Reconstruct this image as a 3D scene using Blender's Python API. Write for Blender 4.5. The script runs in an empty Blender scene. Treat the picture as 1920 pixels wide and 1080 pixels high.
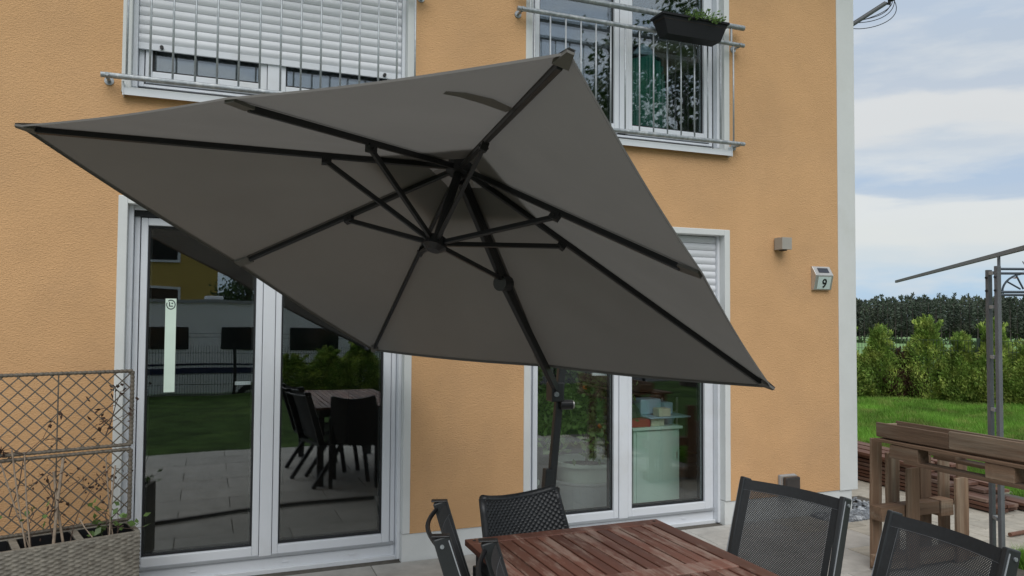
import bpy, math, random
import numpy as np
from mathutils import Vector, Matrix

random.seed(7)
rng = np.random.default_rng(7)
scene = bpy.context.scene
col = scene.collection
R = math.radians

# ------------------------------------------------------------------ camera
cd = bpy.data.cameras.new('camera')
cd.sensor_width = 36.0
cd.lens = 26.81
cd.clip_start = 0.05
cd.clip_end = 3000
cam = bpy.data.objects.new('camera', cd)
col.objects.link(cam)
cam.matrix_world = Matrix((
    (0.929188, -0.019487, -0.369094, -1.204795),
    (-0.369548, -0.030938, -0.928697, -4.965239),
    (0.006679, 0.999331, -0.035948, 1.62),
    (0, 0, 0, 1)))
scene.camera = cam

# ------------------------------------------------------------------ light, sky, exposure
SUN_EL, SUN_AZ = 48.0, 196.0      # azimuth measured clockwise from +y; the sun is behind the camera
sl = bpy.data.lights.new('sun', 'SUN')
sl.energy = 1.5
sl.angle = R(50)
sl.color = (1.0, 0.98, 0.95)
sun = bpy.data.objects.new('sun', sl)
col.objects.link(sun)
sd = Vector((math.sin(R(SUN_AZ)) * math.cos(R(SUN_EL)), math.cos(R(SUN_AZ)) * math.cos(R(SUN_EL)), math.sin(R(SUN_EL))))
sun.rotation_euler = sd.to_track_quat('Z', 'Y').to_euler()

world = bpy.data.worlds.new('World')
scene.world = world
world.use_nodes = True
W = world.node_tree
W.nodes.clear()


def wn(t, **k):
    n = W.nodes.new(t)
    for a, b in k.items():
        setattr(n, a, b)
    return n


def wmath(op, a, b=None, c=None, clamp=False):
    n = wn('ShaderNodeMath', operation=op, use_clamp=clamp)
    for i, v in enumerate((a, b, c)):
        if v is None:
            continue
        if isinstance(v, (int, float)):
            n.inputs[i].default_value = v
        else:
            W.links.new(v, n.inputs[i])
    return n.outputs[0]


wout = wn('ShaderNodeOutputWorld')
bg = wn('ShaderNodeBackground')
sky = wn('ShaderNodeTexSky')
sky.sky_type = 'NISHITA'
sky.sun_disc = False
sky.sun_elevation = R(SUN_EL)
sky.sun_rotation = R(SUN_AZ)
sky.air_density = 1.2
sky.dust_density = 2.0
tc = wn('ShaderNodeTexCoord')
sep = wn('ShaderNodeSeparateXYZ')
W.links.new(tc.outputs['Generated'], sep.inputs[0])
zz = wmath('MAXIMUM', sep.outputs[2], 0.0)
# layered cloud deck: bands of brighter and bluer cloud by height, broken up by drawn-out noise
vsc = wn('ShaderNodeVectorMath', operation='MULTIPLY')
vsc.inputs[1].default_value = (2.2, 2.2, 11.0)
W.links.new(tc.outputs['Generated'], vsc.inputs[0])
n1 = wn('ShaderNodeTexNoise')
n1.inputs['Scale'].default_value = 1.0
n1.inputs['Detail'].default_value = 7
n1.inputs['Roughness'].default_value = 0.55
n1.inputs['Distortion'].default_value = 0.5
W.links.new(vsc.outputs[0], n1.inputs['Vector'])
vs2 = wn('ShaderNodeVectorMath', operation='MULTIPLY')
vs2.inputs[1].default_value = (7.0, 7.0, 30.0)
W.links.new(tc.outputs['Generated'], vs2.inputs[0])
n2 = wn('ShaderNodeTexNoise')
n2.inputs['Scale'].default_value = 1.0
n2.inputs['Detail'].default_value = 5
n2.inputs['Roughness'].default_value = 0.55
W.links.new(vs2.outputs[0], n2.inputs['Vector'])
zp = wmath('ADD', zz, wmath('MULTIPLY', wmath('SUBTRACT', n1.outputs[0], 0.5), wmath('MINIMUM', wmath('MULTIPLY', zz, 0.9), 0.13)))
cr = wn('ShaderNodeValToRGB')
cr.color_ramp.interpolation = 'EASE'
e = cr.color_ramp.elements
e[0].position = 0.0
e[0].color = (0.50, 0.66, 0.80, 1)
e[1].position = 1.0
e[1].color = (0.66, 0.70, 0.74, 1)
for p_, c_ in ((0.019, (0.44, 0.61, 0.79)), (0.043, (0.47, 0.63, 0.79)), (0.067, (0.62, 0.69, 0.74)), (0.087, (0.72, 0.745, 0.74)),
               (0.123, (0.73, 0.755, 0.76)), (0.135, (0.48, 0.575, 0.70)), (0.156, (0.45, 0.56, 0.71)), (0.183, (0.56, 0.625, 0.70)),
               (0.201, (0.70, 0.715, 0.72)), (0.232, (0.71, 0.725, 0.73)), (0.247, (0.53, 0.595, 0.68)), (0.285, (0.50, 0.575, 0.67)),
               (0.346, (0.49, 0.575, 0.69)), (0.476, (0.60, 0.65, 0.71))):
    q = e.new(p_)
    q.color = (*c_, 1)
W.links.new(zp, cr.inputs[0])
sof = wn('ShaderNodeMixRGB')
sof.inputs[2].default_value = (0.70, 0.73, 0.745, 1)
W.links.new(wmath('MULTIPLY', wmath('SUBTRACT', n2.outputs[0], 0.45), 3.2, clamp=True), sof.inputs[0])
W.links.new(cr.outputs[0], sof.inputs[1])
so2 = wn('ShaderNodeMixRGB')
so2.inputs[2].default_value = (0.47, 0.57, 0.69, 1)
W.links.new(wmath('MULTIPLY', wmath('SUBTRACT', n1.outputs[0], 0.53), 3.0, clamp=True), so2.inputs[0])
W.links.new(sof.outputs[0], so2.inputs[1])
mx = so2
sc = wn('ShaderNodeMixRGB', blend_type='MULTIPLY')
sc.inputs[0].default_value = 1.0
sc.inputs[2].default_value = (8.45, 8.45, 8.45, 1)
W.links.new(mx.outputs[0], sc.inputs[1])
mk = wn('ShaderNodeMixRGB')
mk.inputs[0].default_value = 0.93      # how much of the sky the cloud layer covers
W.links.new(sky.outputs[0], mk.inputs[1])
W.links.new(sc.outputs[0], mk.inputs[2])
W.links.new(mk.outputs[0], bg.inputs[0])
bg.inputs[1].default_value = 0.10
W.links.new(bg.outputs[0], wout.inputs[0])

scene.view_settings.view_transform = 'Standard'
scene.view_settings.look = 'None'
scene.view_settings.gamma = 1
scene.view_settings.use_curve_mapping = False
scene.view_settings.exposure = 0.29


# ------------------------------------------------------------------ materials
MATS = {}


def mat(name, c, rough=0.6, metal=0.0, var=0.08, vs=6.0, c2=None, c2s=3.0, c2lo=0.5, c2hi=0.62, bump=0.0, bs=80.0,
        stretch=(1, 1, 1), rand=0.0, spec=0.5, trans=0.0, bd=0.01, coord='Object', rvar=0.0, tcol=None):
    m = bpy.data.materials.new(name)
    m.use_nodes = True
    T = m.node_tree
    N = T.nodes
    L = T.links
    b = N['Principled BSDF']
    b.inputs['Roughness'].default_value = rough
    b.inputs['Metallic'].default_value = metal
    b.inputs['Specular IOR Level'].default_value = spec
    tcn = N.new('ShaderNodeTexCoord')
    mp = N.new('ShaderNodeMapping')
    mp.inputs['Scale'].default_value = stretch
    L.new(tcn.outputs[coord], mp.inputs[0])
    oi = N.new('ShaderNodeObjectInfo')
    vm = N.new('ShaderNodeVectorMath')
    vm.operation = 'MULTIPLY_ADD'
    cx = N.new('ShaderNodeCombineXYZ')
    for i in range(3):
        L.new(oi.outputs['Random'], cx.inputs[i])
    L.new(cx.outputs[0], vm.inputs[0])
    vm.inputs[1].default_value = (37, 19, 53) if rand else (0, 0, 0)
    L.new(mp.outputs[0], vm.inputs[2])
    V = vm.outputs[0]
    n = N.new('ShaderNodeTexNoise')
    n.inputs['Scale'].default_value = vs
    n.inputs['Detail'].default_value = 5
    n.inputs['Roughness'].default_value = 0.6
    L.new(V, n.inputs['Vector'])
    base = N.new('ShaderNodeRGB')
    base.outputs[0].default_value = (*c, 1)
    cur = base.outputs[0]
    if c2:
        n3 = N.new('ShaderNodeTexNoise')
        n3.inputs['Scale'].default_value = c2s
        n3.inputs['Detail'].default_value = 6
        n3.inputs['Roughness'].default_value = 0.65
        L.new(V, n3.inputs['Vector'])
        mr = N.new('ShaderNodeMapRange')
        mr.inputs[1].default_value = c2lo
        mr.inputs[2].default_value = c2hi
        L.new(n3.outputs[0], mr.inputs[0])
        mi = N.new('ShaderNodeMixRGB')
        mi.inputs[2].default_value = (*c2, 1)
        L.new(mr.outputs[0], mi.inputs[0])
        L.new(cur, mi.inputs[1])
        cur = mi.outputs[0]
    hsv = N.new('ShaderNodeHueSaturation')
    mr2 = N.new('ShaderNodeMapRange')
    mr2.inputs[1].default_value = 0.25
    mr2.inputs[2].default_value = 0.75
    mr2.inputs[3].default_value = 1 - var * 2
    mr2.inputs[4].default_value = 1 + var * 2
    mr2.clamp = False
    L.new(n.outputs[0], mr2.inputs[0])
    val = mr2.outputs[0]
    if rand:
        ma = N.new('ShaderNodeMapRange')
        ma.inputs[3].default_value = 1 - rand
        ma.inputs[4].default_value = 1 + rand
        L.new(oi.outputs['Random'], ma.inputs[0])
        mm = N.new('ShaderNodeMath')
        mm.operation = 'MULTIPLY'
        L.new(val, mm.inputs[0])
        L.new(ma.outputs[0], mm.inputs[1])
        val = mm.outputs[0]
    L.new(val, hsv.inputs['Value'])
    L.new(cur, hsv.inputs['Color'])
    L.new(hsv.outputs[0], b.inputs['Base Color'])
    if rvar:
        mr3 = N.new('ShaderNodeMapRange')
        mr3.inputs[3].default_value = rough - rvar
        mr3.inputs[4].default_value = rough + rvar
        L.new(n.outputs[0], mr3.inputs[0])
        L.new(mr3.outputs[0], b.inputs['Roughness'])
    if bump:
        nb = N.new('ShaderNodeTexNoise')
        nb.inputs['Scale'].default_value = bs
        nb.inputs['Detail'].default_value = 4
        L.new(V, nb.inputs['Vector'])
        bp = N.new('ShaderNodeBump')
        bp.inputs['Strength'].default_value = bump
        bp.inputs['Distance'].default_value = bd
        L.new(nb.outputs[0], bp.inputs['Height'])
        L.new(bp.outputs[0], b.inputs['Normal'])
    if trans:
        tr = N.new('ShaderNodeBsdfTranslucent')
        if tcol:
            tr.inputs[0].default_value = (*tcol, 1)
        else:
            L.new(hsv.outputs[0], tr.inputs[0])
        ms = N.new('ShaderNodeMixShader')
        ms.inputs[0].default_value = trans
        L.new(b.outputs[0], ms.inputs[1])
        L.new(tr.outputs[0], ms.inputs[2])
        L.new(ms.outputs[0], N['Material Output'].inputs[0])
    MATS[name] = m
    return m


def glass_mat(name, tint, fac0, gain):
    m = bpy.data.materials.new(name)
    m.use_nodes = True
    T = m.node_tree
    N = T.nodes
    L = T.links
    N.remove(N['Principled BSDF'])
    tr = N.new('ShaderNodeBsdfTransparent')
    tr.inputs[0].default_value = (*tint, 1)
    gl = N.new('ShaderNodeBsdfGlossy')
    gl.inputs['Roughness'].default_value = 0.0
    gl.inputs['Color'].default_value = (0.93, 0.97, 1.0, 1)
    lw = N.new('ShaderNodeLayerWeight')
    lw.inputs[0].default_value = 0.5
    fr = N.new('ShaderNodeMath')
    fr.operation = 'POWER'
    L.new(lw.outputs['Facing'], fr.inputs[0])
    fr.inputs[1].default_value = 5.0
    ma = N.new('ShaderNodeMath')
    ma.operation = 'MULTIPLY_ADD'
    ma.use_clamp = True
    L.new(fr.outputs[0], ma.inputs[0])
    ma.inputs[1].default_value = gain
    ma.inputs[2].default_value = fac0
    ms = N.new('ShaderNodeMixShader')
    L.new(ma.outputs[0], ms.inputs[0])
    L.new(tr.outputs[0], ms.inputs[1])
    L.new(gl.outputs[0], ms.inputs[2])
    # faint waviness of the sealed panes
    tcn = N.new('ShaderNodeTexCoord')
    nb = N.new('ShaderNodeTexNoise')
    nb.inputs['Scale'].default_value = 1.6
    nb.inputs['Detail'].default_value = 1
    L.new(tcn.outputs['Object'], nb.inputs['Vector'])
    bp = N.new('ShaderNodeBump')
    bp.inputs['Strength'].default_value = 0.12
    bp.inputs['Distance'].default_value = 0.01
    L.new(nb.outputs[0], bp.inputs['Height'])
    L.new(bp.outputs[0], gl.inputs['Normal'])
    L.new(ms.outputs[0], N['Material Output'].inputs[0])
    MATS[name] = m
    return m


def stucco_mat():
    m = mat('orange_render', (0.64, 0.385, 0.195), rough=0.93, var=0.05, vs=1.3, spec=0.15, c2=(0.56, 0.345, 0.185), c2s=0.9, c2lo=0.48, c2hi=0.75)
    T = m.node_tree
    N = T.nodes
    L = T.links
    b = N['Principled BSDF']
    tcn = N.new('ShaderNodeTexCoord')
    mp = N.new('ShaderNodeMapping')
    mp.inputs['Scale'].default_value = (0.55, 1, 1.3)
    L.new(tcn.outputs['Object'], mp.inputs[0])
    v = N.new('ShaderNodeTexVoronoi')
    v.inputs['Scale'].default_value = 170
    v.feature = 'SMOOTH_F1'
    L.new(mp.outputs[0], v.inputs['Vector'])
    n = N.new('ShaderNodeTexNoise')
    n.inputs['Scale'].default_value = 95
    n.inputs['Detail'].default_value = 5
    n.inputs['Roughness'].default_value = 0.7
    n.inputs['Distortion'].default_value = 1.2
    L.new(mp.outputs[0], n.inputs['Vector'])
    n0 = N.new('ShaderNodeTexNoise')
    n0.inputs['Scale'].default_value = 2.2
    L.new(tcn.outputs['Object'], n0.inputs['Vector'])
    ad = N.new('ShaderNodeMath')
    ad.operation = 'ADD'
    L.new(v.outputs['Distance'], ad.inputs[0])
    L.new(n.outputs[0], ad.inputs[1])
    ad2 = N.new('ShaderNodeMath')
    ad2.operation = 'MULTIPLY_ADD'
    L.new(n0.outputs[0], ad2.inputs[0])
    ad2.inputs[1].default_value = 0.5
    L.new(ad.outputs[0], ad2.inputs[2])
    bp = N.new('ShaderNodeBump')
    bp.inputs['Strength'].default_value = 0.6
    bp.inputs['Distance'].default_value = 0.005
    L.new(ad2.outputs[0], bp.inputs['Height'])
    L.new(bp.outputs[0], b.inputs['Normal'])
    return m


def mesh_fabric_mat(name, c, open_, scale):
    """woven sling fabric: small holes between the threads"""
    m = mat(name, c, rough=0.7, var=0.12, vs=9, spec=0.3)
    T = m.node_tree
    N = T.nodes
    L = T.links
    b = N['Principled BSDF']
    tcn = N.new('ShaderNodeTexCoord')
    sp = N.new('ShaderNodeSeparateXYZ')
    L.new(tcn.outputs['UV'], sp.inputs[0])
    sins = []
    for i in (0, 1):
        mu = N.new('ShaderNodeMath')
        mu.operation = 'MULTIPLY'
        mu.inputs[1].default_value = scale
        L.new(sp.outputs[i], mu.inputs[0])
        s = N.new('ShaderNodeMath')
        s.operation = 'SINE'
        L.new(mu.outputs[0], s.inputs[0])
        sins.append(s.outputs[0])
    pr = N.new('ShaderNodeMath')
    pr.operation = 'MULTIPLY'
    L.new(sins[0], pr.inputs[0])
    L.new(sins[1], pr.inputs[1])
    gt = N.new('ShaderNodeMath')
    gt.operation = 'GREATER_THAN'
    gt.inputs[1].default_value = open_
    L.new(pr.outputs[0], gt.inputs[0])
    tr = N.new('ShaderNodeBsdfTransparent')
    ms = N.new('ShaderNodeMixShader')
    L.new(gt.outputs[0], ms.inputs[0])
    L.new(b.outputs[0], ms.inputs[1])
    L.new(tr.outputs[0], ms.inputs[2])
    L.new(ms.outputs[0], N['Material Output'].inputs[0])
    return m


M_STUCCO = stucco_mat()
M_WHITER = mat('white_render', (0.66, 0.68, 0.67), rough=0.85, var=0.03, vs=3, bump=0.15, bs=220, bd=0.002, c2=(0.55, 0.56, 0.53), c2s=1.5, c2lo=0.58, c2hi=0.8)
M_PLINTH = mat('white_plinth', (0.67, 0.69, 0.68), rough=0.8, var=0.04, vs=4, c2=(0.46, 0.45, 0.40), c2s=2.2, c2lo=0.60, c2hi=0.80, bump=0.15, bs=150, bd=0.003)
M_PVC = mat('white_pvc', (0.70, 0.73, 0.77), rough=0.38, var=0.02, vs=2, c2=(0.60, 0.61, 0.61), c2s=1.4, c2lo=0.52, c2hi=0.78)
M_ALU = mat('white_sill_metal', (0.70, 0.73, 0.76), rough=0.42, var=0.03, vs=3)
M_SLAT = mat('shutter_slat', (0.68, 0.70, 0.73), rough=0.45, var=0.02, vs=2)
M_DARK = mat('rubber_black', (0.012, 0.013, 0.015), rough=0.6, var=0.05)
M_GALV = mat('galvanised_steel', (0.33, 0.36, 0.38), rough=0.5, metal=0.55, var=0.14, vs=45, rvar=0.15, c2=(0.48, 0.50, 0.51), c2s=25)
M_RODS = mat('galvanised_bar', (0.40, 0.43, 0.45), rough=0.5, metal=0.4, var=0.10, vs=60)
M_BLACKM = mat('black_powder_coat', (0.012, 0.0125, 0.014), rough=0.42, var=0.1, vs=30)
M_CHARM = mat('charcoal_aluminium', (0.024, 0.027, 0.029), rough=0.42, var=0.08, vs=20)
M_CANOPY = mat('taupe_canopy_cloth', (0.180, 0.173, 0.161), rough=0.88, var=0.035, vs=1.4, spec=0.15, bump=0.12, bs=500, bd=0.001, trans=0.42)
M_HEM = mat('canopy_hem', (0.155, 0.148, 0.138), rough=0.9, var=0.04, spec=0.1)
M_SEAM = mat('canopy_seam_cloth', (0.168, 0.160, 0.149), rough=0.9, var=0.04, spec=0.1, trans=0.3)
M_TIP = mat('canopy_lit_tip', (0.30, 0.30, 0.34), rough=0.8, var=0.05)  # paler than the cloth: light on the canopy top put into the colour
M_GLASS = glass_mat('window_glass', (0.93, 0.96, 0.945), 0.135, 0.75)
M_GLASSU = glass_mat('bright_reflection_glass', (0.92, 0.96, 0.95), 0.21, 0.75)  # same glass as below, reflectance raised to brighten the mirrored sky
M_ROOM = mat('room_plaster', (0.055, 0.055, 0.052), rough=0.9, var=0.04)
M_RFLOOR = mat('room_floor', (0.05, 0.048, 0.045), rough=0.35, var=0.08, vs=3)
M_SLAB = mat('grey_concrete_slab', (0.43, 0.415, 0.385), rough=0.86, var=0.08, vs=9, rand=0.08, bump=0.3, bs=120, bd=0.002, c2=(0.34, 0.325, 0.30), c2s=4, c2lo=0.5, c2hi=0.75)
M_PAVER = mat('buff_paver', (0.43, 0.40, 0.34), rough=0.88, var=0.08, vs=14, rand=0.11, bump=0.3, bs=120, bd=0.002, c2=(0.34, 0.315, 0.26), c2s=6, c2lo=0.5, c2hi=0.75)
M_SAND = mat('joint_sand', (0.10, 0.09, 0.075), rough=0.95, var=0.15, vs=30)
M_TABLE = mat('oiled_table_wood', (0.150, 0.062, 0.042), rough=0.5, var=0.22, vs=9, rand=0.20, stretch=(1.0, 0.09, 1.0), bump=0.35, bs=60, bd=0.002, rvar=0.15)
M_PALLET = mat('weathered_pallet_wood', (0.175, 0.108, 0.066), rough=0.85, var=0.22, vs=7, rand=0.25, bump=0.6, bs=40, bd=0.004, c2=(0.24, 0.20, 0.15), c2s=2.2, c2lo=0.48, c2hi=0.66, stretch=(0.35, 0.35, 0.35), coord='Generated')
M_TIMBER = mat('stacked_timber', (0.125, 0.060, 0.040), rough=0.8, var=0.2, vs=6, rand=0.45, bump=0.4, bs=40, bd=0.003, stretch=(1, 0.1, 1), c2=(0.20, 0.15, 0.12), c2s=3, c2lo=0.52, c2hi=0.7)
M_RATTAN = mat('grey_rattan', (0.20, 0.185, 0.155), rough=0.7, var=0.18, vs=25, c2=(0.15, 0.135, 0.11), c2s=30)
M_LATT = mat('rattan_lattice', (0.13, 0.112, 0.088), rough=0.7, var=0.2, vs=40, rand=0.15)
M_WICKER = mat('black_wicker', (0.018, 0.020, 0.022), rough=0.42, var=0.25, vs=60)
M_SLING = mesh_fabric_mat('black_sling_mesh', (0.048, 0.050, 0.053), 0.66, 1.0)
M_SLINGB = mat('black_sling_border', (0.022, 0.024, 0.026), rough=0.65, var=0.1, vs=60, bump=0.3, bs=700, bd=0.001)
M_LAMP = mat('taupe_lamp_metal', (0.36, 0.34, 0.30), rough=0.5, var=0.03)
M_STEEL = mat('brushed_steel', (0.55, 0.54, 0.52), rough=0.35, metal=0.6, var=0.05)
M_PANEL = mat('solar_cell', (0.03, 0.035, 0.05), rough=0.25, var=0.1)
M_NUMPL = mat('number_plate', (0.55, 0.66, 0.63), rough=0.4, var=0.02)
M_BLACK = mat('black_print', (0.01, 0.01, 0.01), rough=0.5)
M_GREYP = mat('grey_socket', (0.33, 0.35, 0.37), rough=0.5, var=0.03)
M_SMOKE = mat('smoked_cover', (0.05, 0.045, 0.045), rough=0.2, var=0.05)
M_GRAVEL = mat('gravel_stone', (0.17, 0.185, 0.205), rough=0.8, var=0.3, vs=18, c2=(0.42, 0.44, 0.46), c2s=14, c2lo=0.5, c2hi=0.6)
M_LAWN = mat('lawn_soil_green', (0.045, 0.085, 0.020), rough=0.95, var=0.3, vs=2.5, c2=(0.062, 0.105, 0.026), c2s=0.7, spec=0.1, bump=0.8, bs=40, bd=0.03)
M_GRASS = mat('grass_blade', (0.17, 0.35, 0.05), rough=0.6, var=0.3, vs=1.2, c2=(0.27, 0.35, 0.09), c2s=2.2, trans=0.35, spec=0.25)
M_FIELD = mat('field_green', (0.17, 0.29, 0.12), rough=0.95, var=0.12, vs=0.05, c2=(0.20, 0.31, 0.14), c2s=0.02, spec=0.1)
M_FOREST = mat('pine_needles', (0.085, 0.105, 0.080), rough=0.85, var=0.3, vs=0.12, spec=0.1, c2=(0.115, 0.125, 0.085), c2s=0.08)
M_BARK = mat('bark', (0.085, 0.068, 0.055), rough=0.9, var=0.2, vs=4, bump=0.5, bs=20, bd=0.01)
M_PBARK = mat('pine_bark', (0.10, 0.085, 0.075), rough=0.9, var=0.25, vs=0.5)
M_THUJA = mat('thuja_foliage', (0.19, 0.30, 0.065), rough=0.7, var=0.35, vs=5, c2=(0.52, 0.60, 0.16), c2s=3.0, c2lo=0.46, c2hi=0.64, trans=0.22, spec=0.2)
M_RUST = mat('brown_leaves', (0.10, 0.055, 0.035), rough=0.8, var=0.3, vs=6, trans=0.2)
M_LEAF = mat('tree_leaf', (0.045, 0.085, 0.022), rough=0.55, var=0.35, vs=1.0, trans=0.3)
M_PLEAF = mat('house_plant_leaf', (0.13, 0.22, 0.06), rough=0.45, var=0.3, vs=8, trans=0.3)
M_DEAD = mat('dead_leaf', (0.055, 0.03, 0.02), rough=0.8, var=0.3, vs=30, trans=0.15)
M_CANE = mat('pale_cane', (0.27, 0.21, 0.155), rough=0.7, var=0.2, vs=30)
M_STEM = mat('dry_stem', (0.09, 0.06, 0.045), rough=0.8, var=0.2, vs=30)
M_SOIL = mat('potting_soil', (0.02, 0.014, 0.01), rough=0.95, var=0.3, vs=40, bump=0.8, bs=80, bd=0.01)
M_LINER = mat('black_liner', (0.007, 0.0075, 0.009), rough=0.55, spec=0.3)
M_ANTHR = mat('anthracite_powder_coat', (0.135, 0.142, 0.152), rough=0.5, var=0.08, vs=12)
M_BLUEM = mat('slate_blue_rod', (0.055, 0.075, 0.10), rough=0.5, var=0.1)
M_FENCE = mat('fence_green_wire', (0.05, 0.075, 0.06), rough=0.5, var=0.05)
M_FENCED = mat('fence_black_wire', (0.012, 0.014, 0.016), rough=0.5, var=0.05)
M_CARAV = mat('caravan_skin', (0.78, 0.81, 0.84), rough=0.3, var=0.03, vs=1)
M_NAVY = mat('navy_stripe', (0.02, 0.03, 0.08), rough=0.35)
M_CWIN = mat('caravan_window', (0.02, 0.025, 0.025), rough=0.12)
M_YELLOW = mat('yellow_render', (0.50, 0.36, 0.10), rough=0.9, var=0.04)
M_ROOF = mat('dark_roof_tile', (0.07, 0.05, 0.045), rough=0.8, var=0.15, vs=3)
M_MINT = mat('mint_lacquer', (0.60, 0.80, 0.72), rough=0.4, var=0.02)
M_BLUEB = mat('pale_blue_plastic', (0.35, 0.52, 0.64), rough=0.35, var=0.05)
M_CREAM = mat('cream_card', (0.62, 0.66, 0.50), rough=0.6, var=0.04)
M_RED = mat('red_cover', (0.35, 0.03, 0.04), rough=0.5, var=0.05)
M_TEAL = mat('teal_cloth', (0.035, 0.22, 0.17), rough=0.85, var=0.15, vs=4)
M_BEIGE = mat('beige_board', (0.28, 0.26, 0.18), rough=0.8, var=0.06)
M_POT = mat('white_glazed_pot', (0.60, 0.68, 0.62), rough=0.35, var=0.03)
M_ORANGE = mat('citrus_fruit', (0.75, 0.25, 0.05), rough=0.45)
M_PAPER = mat('pale_paper', (0.66, 0.80, 0.70), rough=0.7, var=0.02)
M_INK = mat('dark_ink', (0.03, 0.05, 0.05), rough=0.6)
M_HOSE = mat('black_hose', (0.015, 0.015, 0.016), rough=0.5)
M_TERRA = mat('terracotta', (0.30, 0.12, 0.075), rough=0.85, var=0.15, vs=12)
M_STREET = mat('street_asphalt', (0.05, 0.05, 0.052), rough=0.9, var=0.1)


# ------------------------------------------------------------------ mesh helpers
class MB:
    def __init__(s):
        s.v = []
        s.f = []

    def add(s, vs, fs):
        o = len(s.v)
        s.v.extend([tuple(p) for p in vs])
        s.f.extend([tuple(i + o for i in f) for f in fs])
        return s

    def box(s, x0, x1, y0, y1, z0, z1):
        v = [(x, y, z) for z in (z0, z1) for y in (y0, y1) for x in (x0, x1)]
        return s.add(v, [(0, 2, 3, 1), (4, 5, 7, 6), (0, 1, 5, 4), (2, 6, 7, 3), (0, 4, 6, 2), (1, 3, 7, 5)])

    def ring(s, x0, x1, z0, z1, l, r, b, t, y0, y1):
        s.box(x0, x0 + l, y0, y1, z0, z1)
        s.box(x1 - r, x1, y0, y1, z0, z1)
        if b:
            s.box(x0 + l, x1 - r, y0, y1, z0, z0 + b)
        if t:
            s.box(x0 + l, x1 - r, y0, y1, z1 - t, z1)
        return s

    def bar(s, p, q, w, h, up=(0, 0, 1)):
        p = Vector(p)
        q = Vector(q)
        d = (q - p).normalized()
        u = Vector(up)
        side = d.cross(u)
        if side.length < 1e-4:
            side = d.cross(Vector((1, 0, 0)))
        side.normalize()
        u = side.cross(d).normalized()
        vs = []
        for c in (p, q):
            for a, b in ((-1, -1), (1, -1), (1, 1), (-1, 1)):
                vs.append(c + side * (a * w / 2) + u * (b * h / 2))
        return s.add(vs, [(0, 3, 2, 1), (4, 5, 6, 7), (0, 1, 5, 4), (1, 2, 6, 5), (2, 3, 7, 6), (3, 0, 4, 7)])

    def tube(s, pts, r, n=10, r2=None, cap=True):
        pts = [Vector(p) for p in pts]
        k = len(pts)
        rings = []
        prev = None
        for i, p in enumerate(pts):
            d = (pts[min(i + 1, k - 1)] - pts[max(i - 1, 0)]).normalized()
            a = prev if prev else (Vector((0, 0, 1)) if abs(d.z) < 0.9 else Vector((1, 0, 0)))
            x = (a - d * a.dot(d)).normalized()
            prev = x
            y = d.cross(x)
            rr = r if r2 is None else r + (r2 - r) * i / (k - 1)
            if isinstance(r, (list, tuple)):
                rr = r[i]
            rings.append([p + x * (rr * math.cos(2 * math.pi * j / n)) + y * (rr * math.sin(2 * math.pi * j / n)) for j in range(n)])
        vs = [q for rg in rings for q in rg]
        fs = [(i * n + j, i * n + (j + 1) % n, (i + 1) * n + (j + 1) % n, (i + 1) * n + j) for i in range(k - 1) for j in range(n)]
        if cap:
            fs.append(tuple(range(n - 1, -1, -1)))
            fs.append(tuple((k - 1) * n + j for j in range(n)))
        return s.add(vs, fs)

    def lathe(s, c, prof, n=28):
        vs = []
        for r, z in prof:
            for j in range(n):
                a = 2 * math.pi * j / n
                vs.append((c[0] + r * math.cos(a), c[1] + r * math.sin(a), c[2] + z))
        fs = [(i * n + j, i * n + (j + 1) % n, (i + 1) * n + (j + 1) % n, (i + 1) * n + j) for i in range(len(prof) - 1) for j in range(n)]
        return s.add(vs, fs)

    def prism(s, poly, axis, a, b):
        """poly: 2-D outline; axis 'x','y','z' is the extrusion direction"""
        def P(u, v, t):
            return {'x': (t, u, v), 'y': (u, t, v), 'z': (u, v, t)}[axis]
        n = len(poly)
        vs = [P(u, v, a) for u, v in poly] + [P(u, v, b) for u, v in poly]
        fs = [tuple(range(n)), tuple(range(2 * n - 1, n - 1, -1))] + [(i, i + n, (i + 1) % n + n, (i + 1) % n) for i in range(n)]
        return s.add(vs, fs)

    def mesh(s, name, smooth=False):
        me = bpy.data.meshes.new(name)
        me.from_pydata(s.v, [], s.f)
        if smooth:
            me.polygons.foreach_set('use_smooth', [True] * len(me.polygons))
        me.validate()
        me.update()
        return me

    def build(s, name, m, parent=None, loc=None, bevel=0.0, smooth=False, label=None, world=True):
        """world=True: vertices are given in world space, the parent's location is taken off"""
        off = Vector((0, 0, 0))
        if world and parent is not None:
            q = parent
            while q is not None:
                off += q.location
                q = q.parent
            s.v = [tuple(Vector(p) - off) for p in s.v]
        o = bpy.data.objects.new(name, s.mesh(name, smooth))
        o.data.materials.append(m)
        col.objects.link(o)
        if parent is not None:
            o.parent = parent
        if loc is not None:
            o.location = loc
        if bevel:
            bv = o.modifiers.new('bevel', 'BEVEL')
            bv.width = bevel
            bv.segments = 2
            bv.limit_method = 'ANGLE'
            bv.angle_limit = R(40)
        if label:
            o['label'] = label
        return o


def fix_normals(o):
    import bmesh
    bm = bmesh.new()
    bm.from_mesh(o.data)
    bmesh.ops.recalc_face_normals(bm, faces=bm.faces)
    bm.to_mesh(o.data)
    bm.free()


def thing(name, label, cat, loc=(0, 0, 0), rz=0.0, group=None):
    o = bpy.data.objects.new(name, None)
    o.empty_display_size = 0.1
    col.objects.link(o)
    o.location = loc
    o.rotation_euler = (0, 0, rz)
    tag(o, label, cat, group)
    return o


def tag(o, label, cat, group=None, kind=None):
    if label:
        o['label'] = label
    if cat:
        o['category'] = cat
    if group:
        o['group'] = group
    if kind:
        o['kind'] = kind
    return o


def structure(o):
    o['kind'] = 'structure'
    return o


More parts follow.
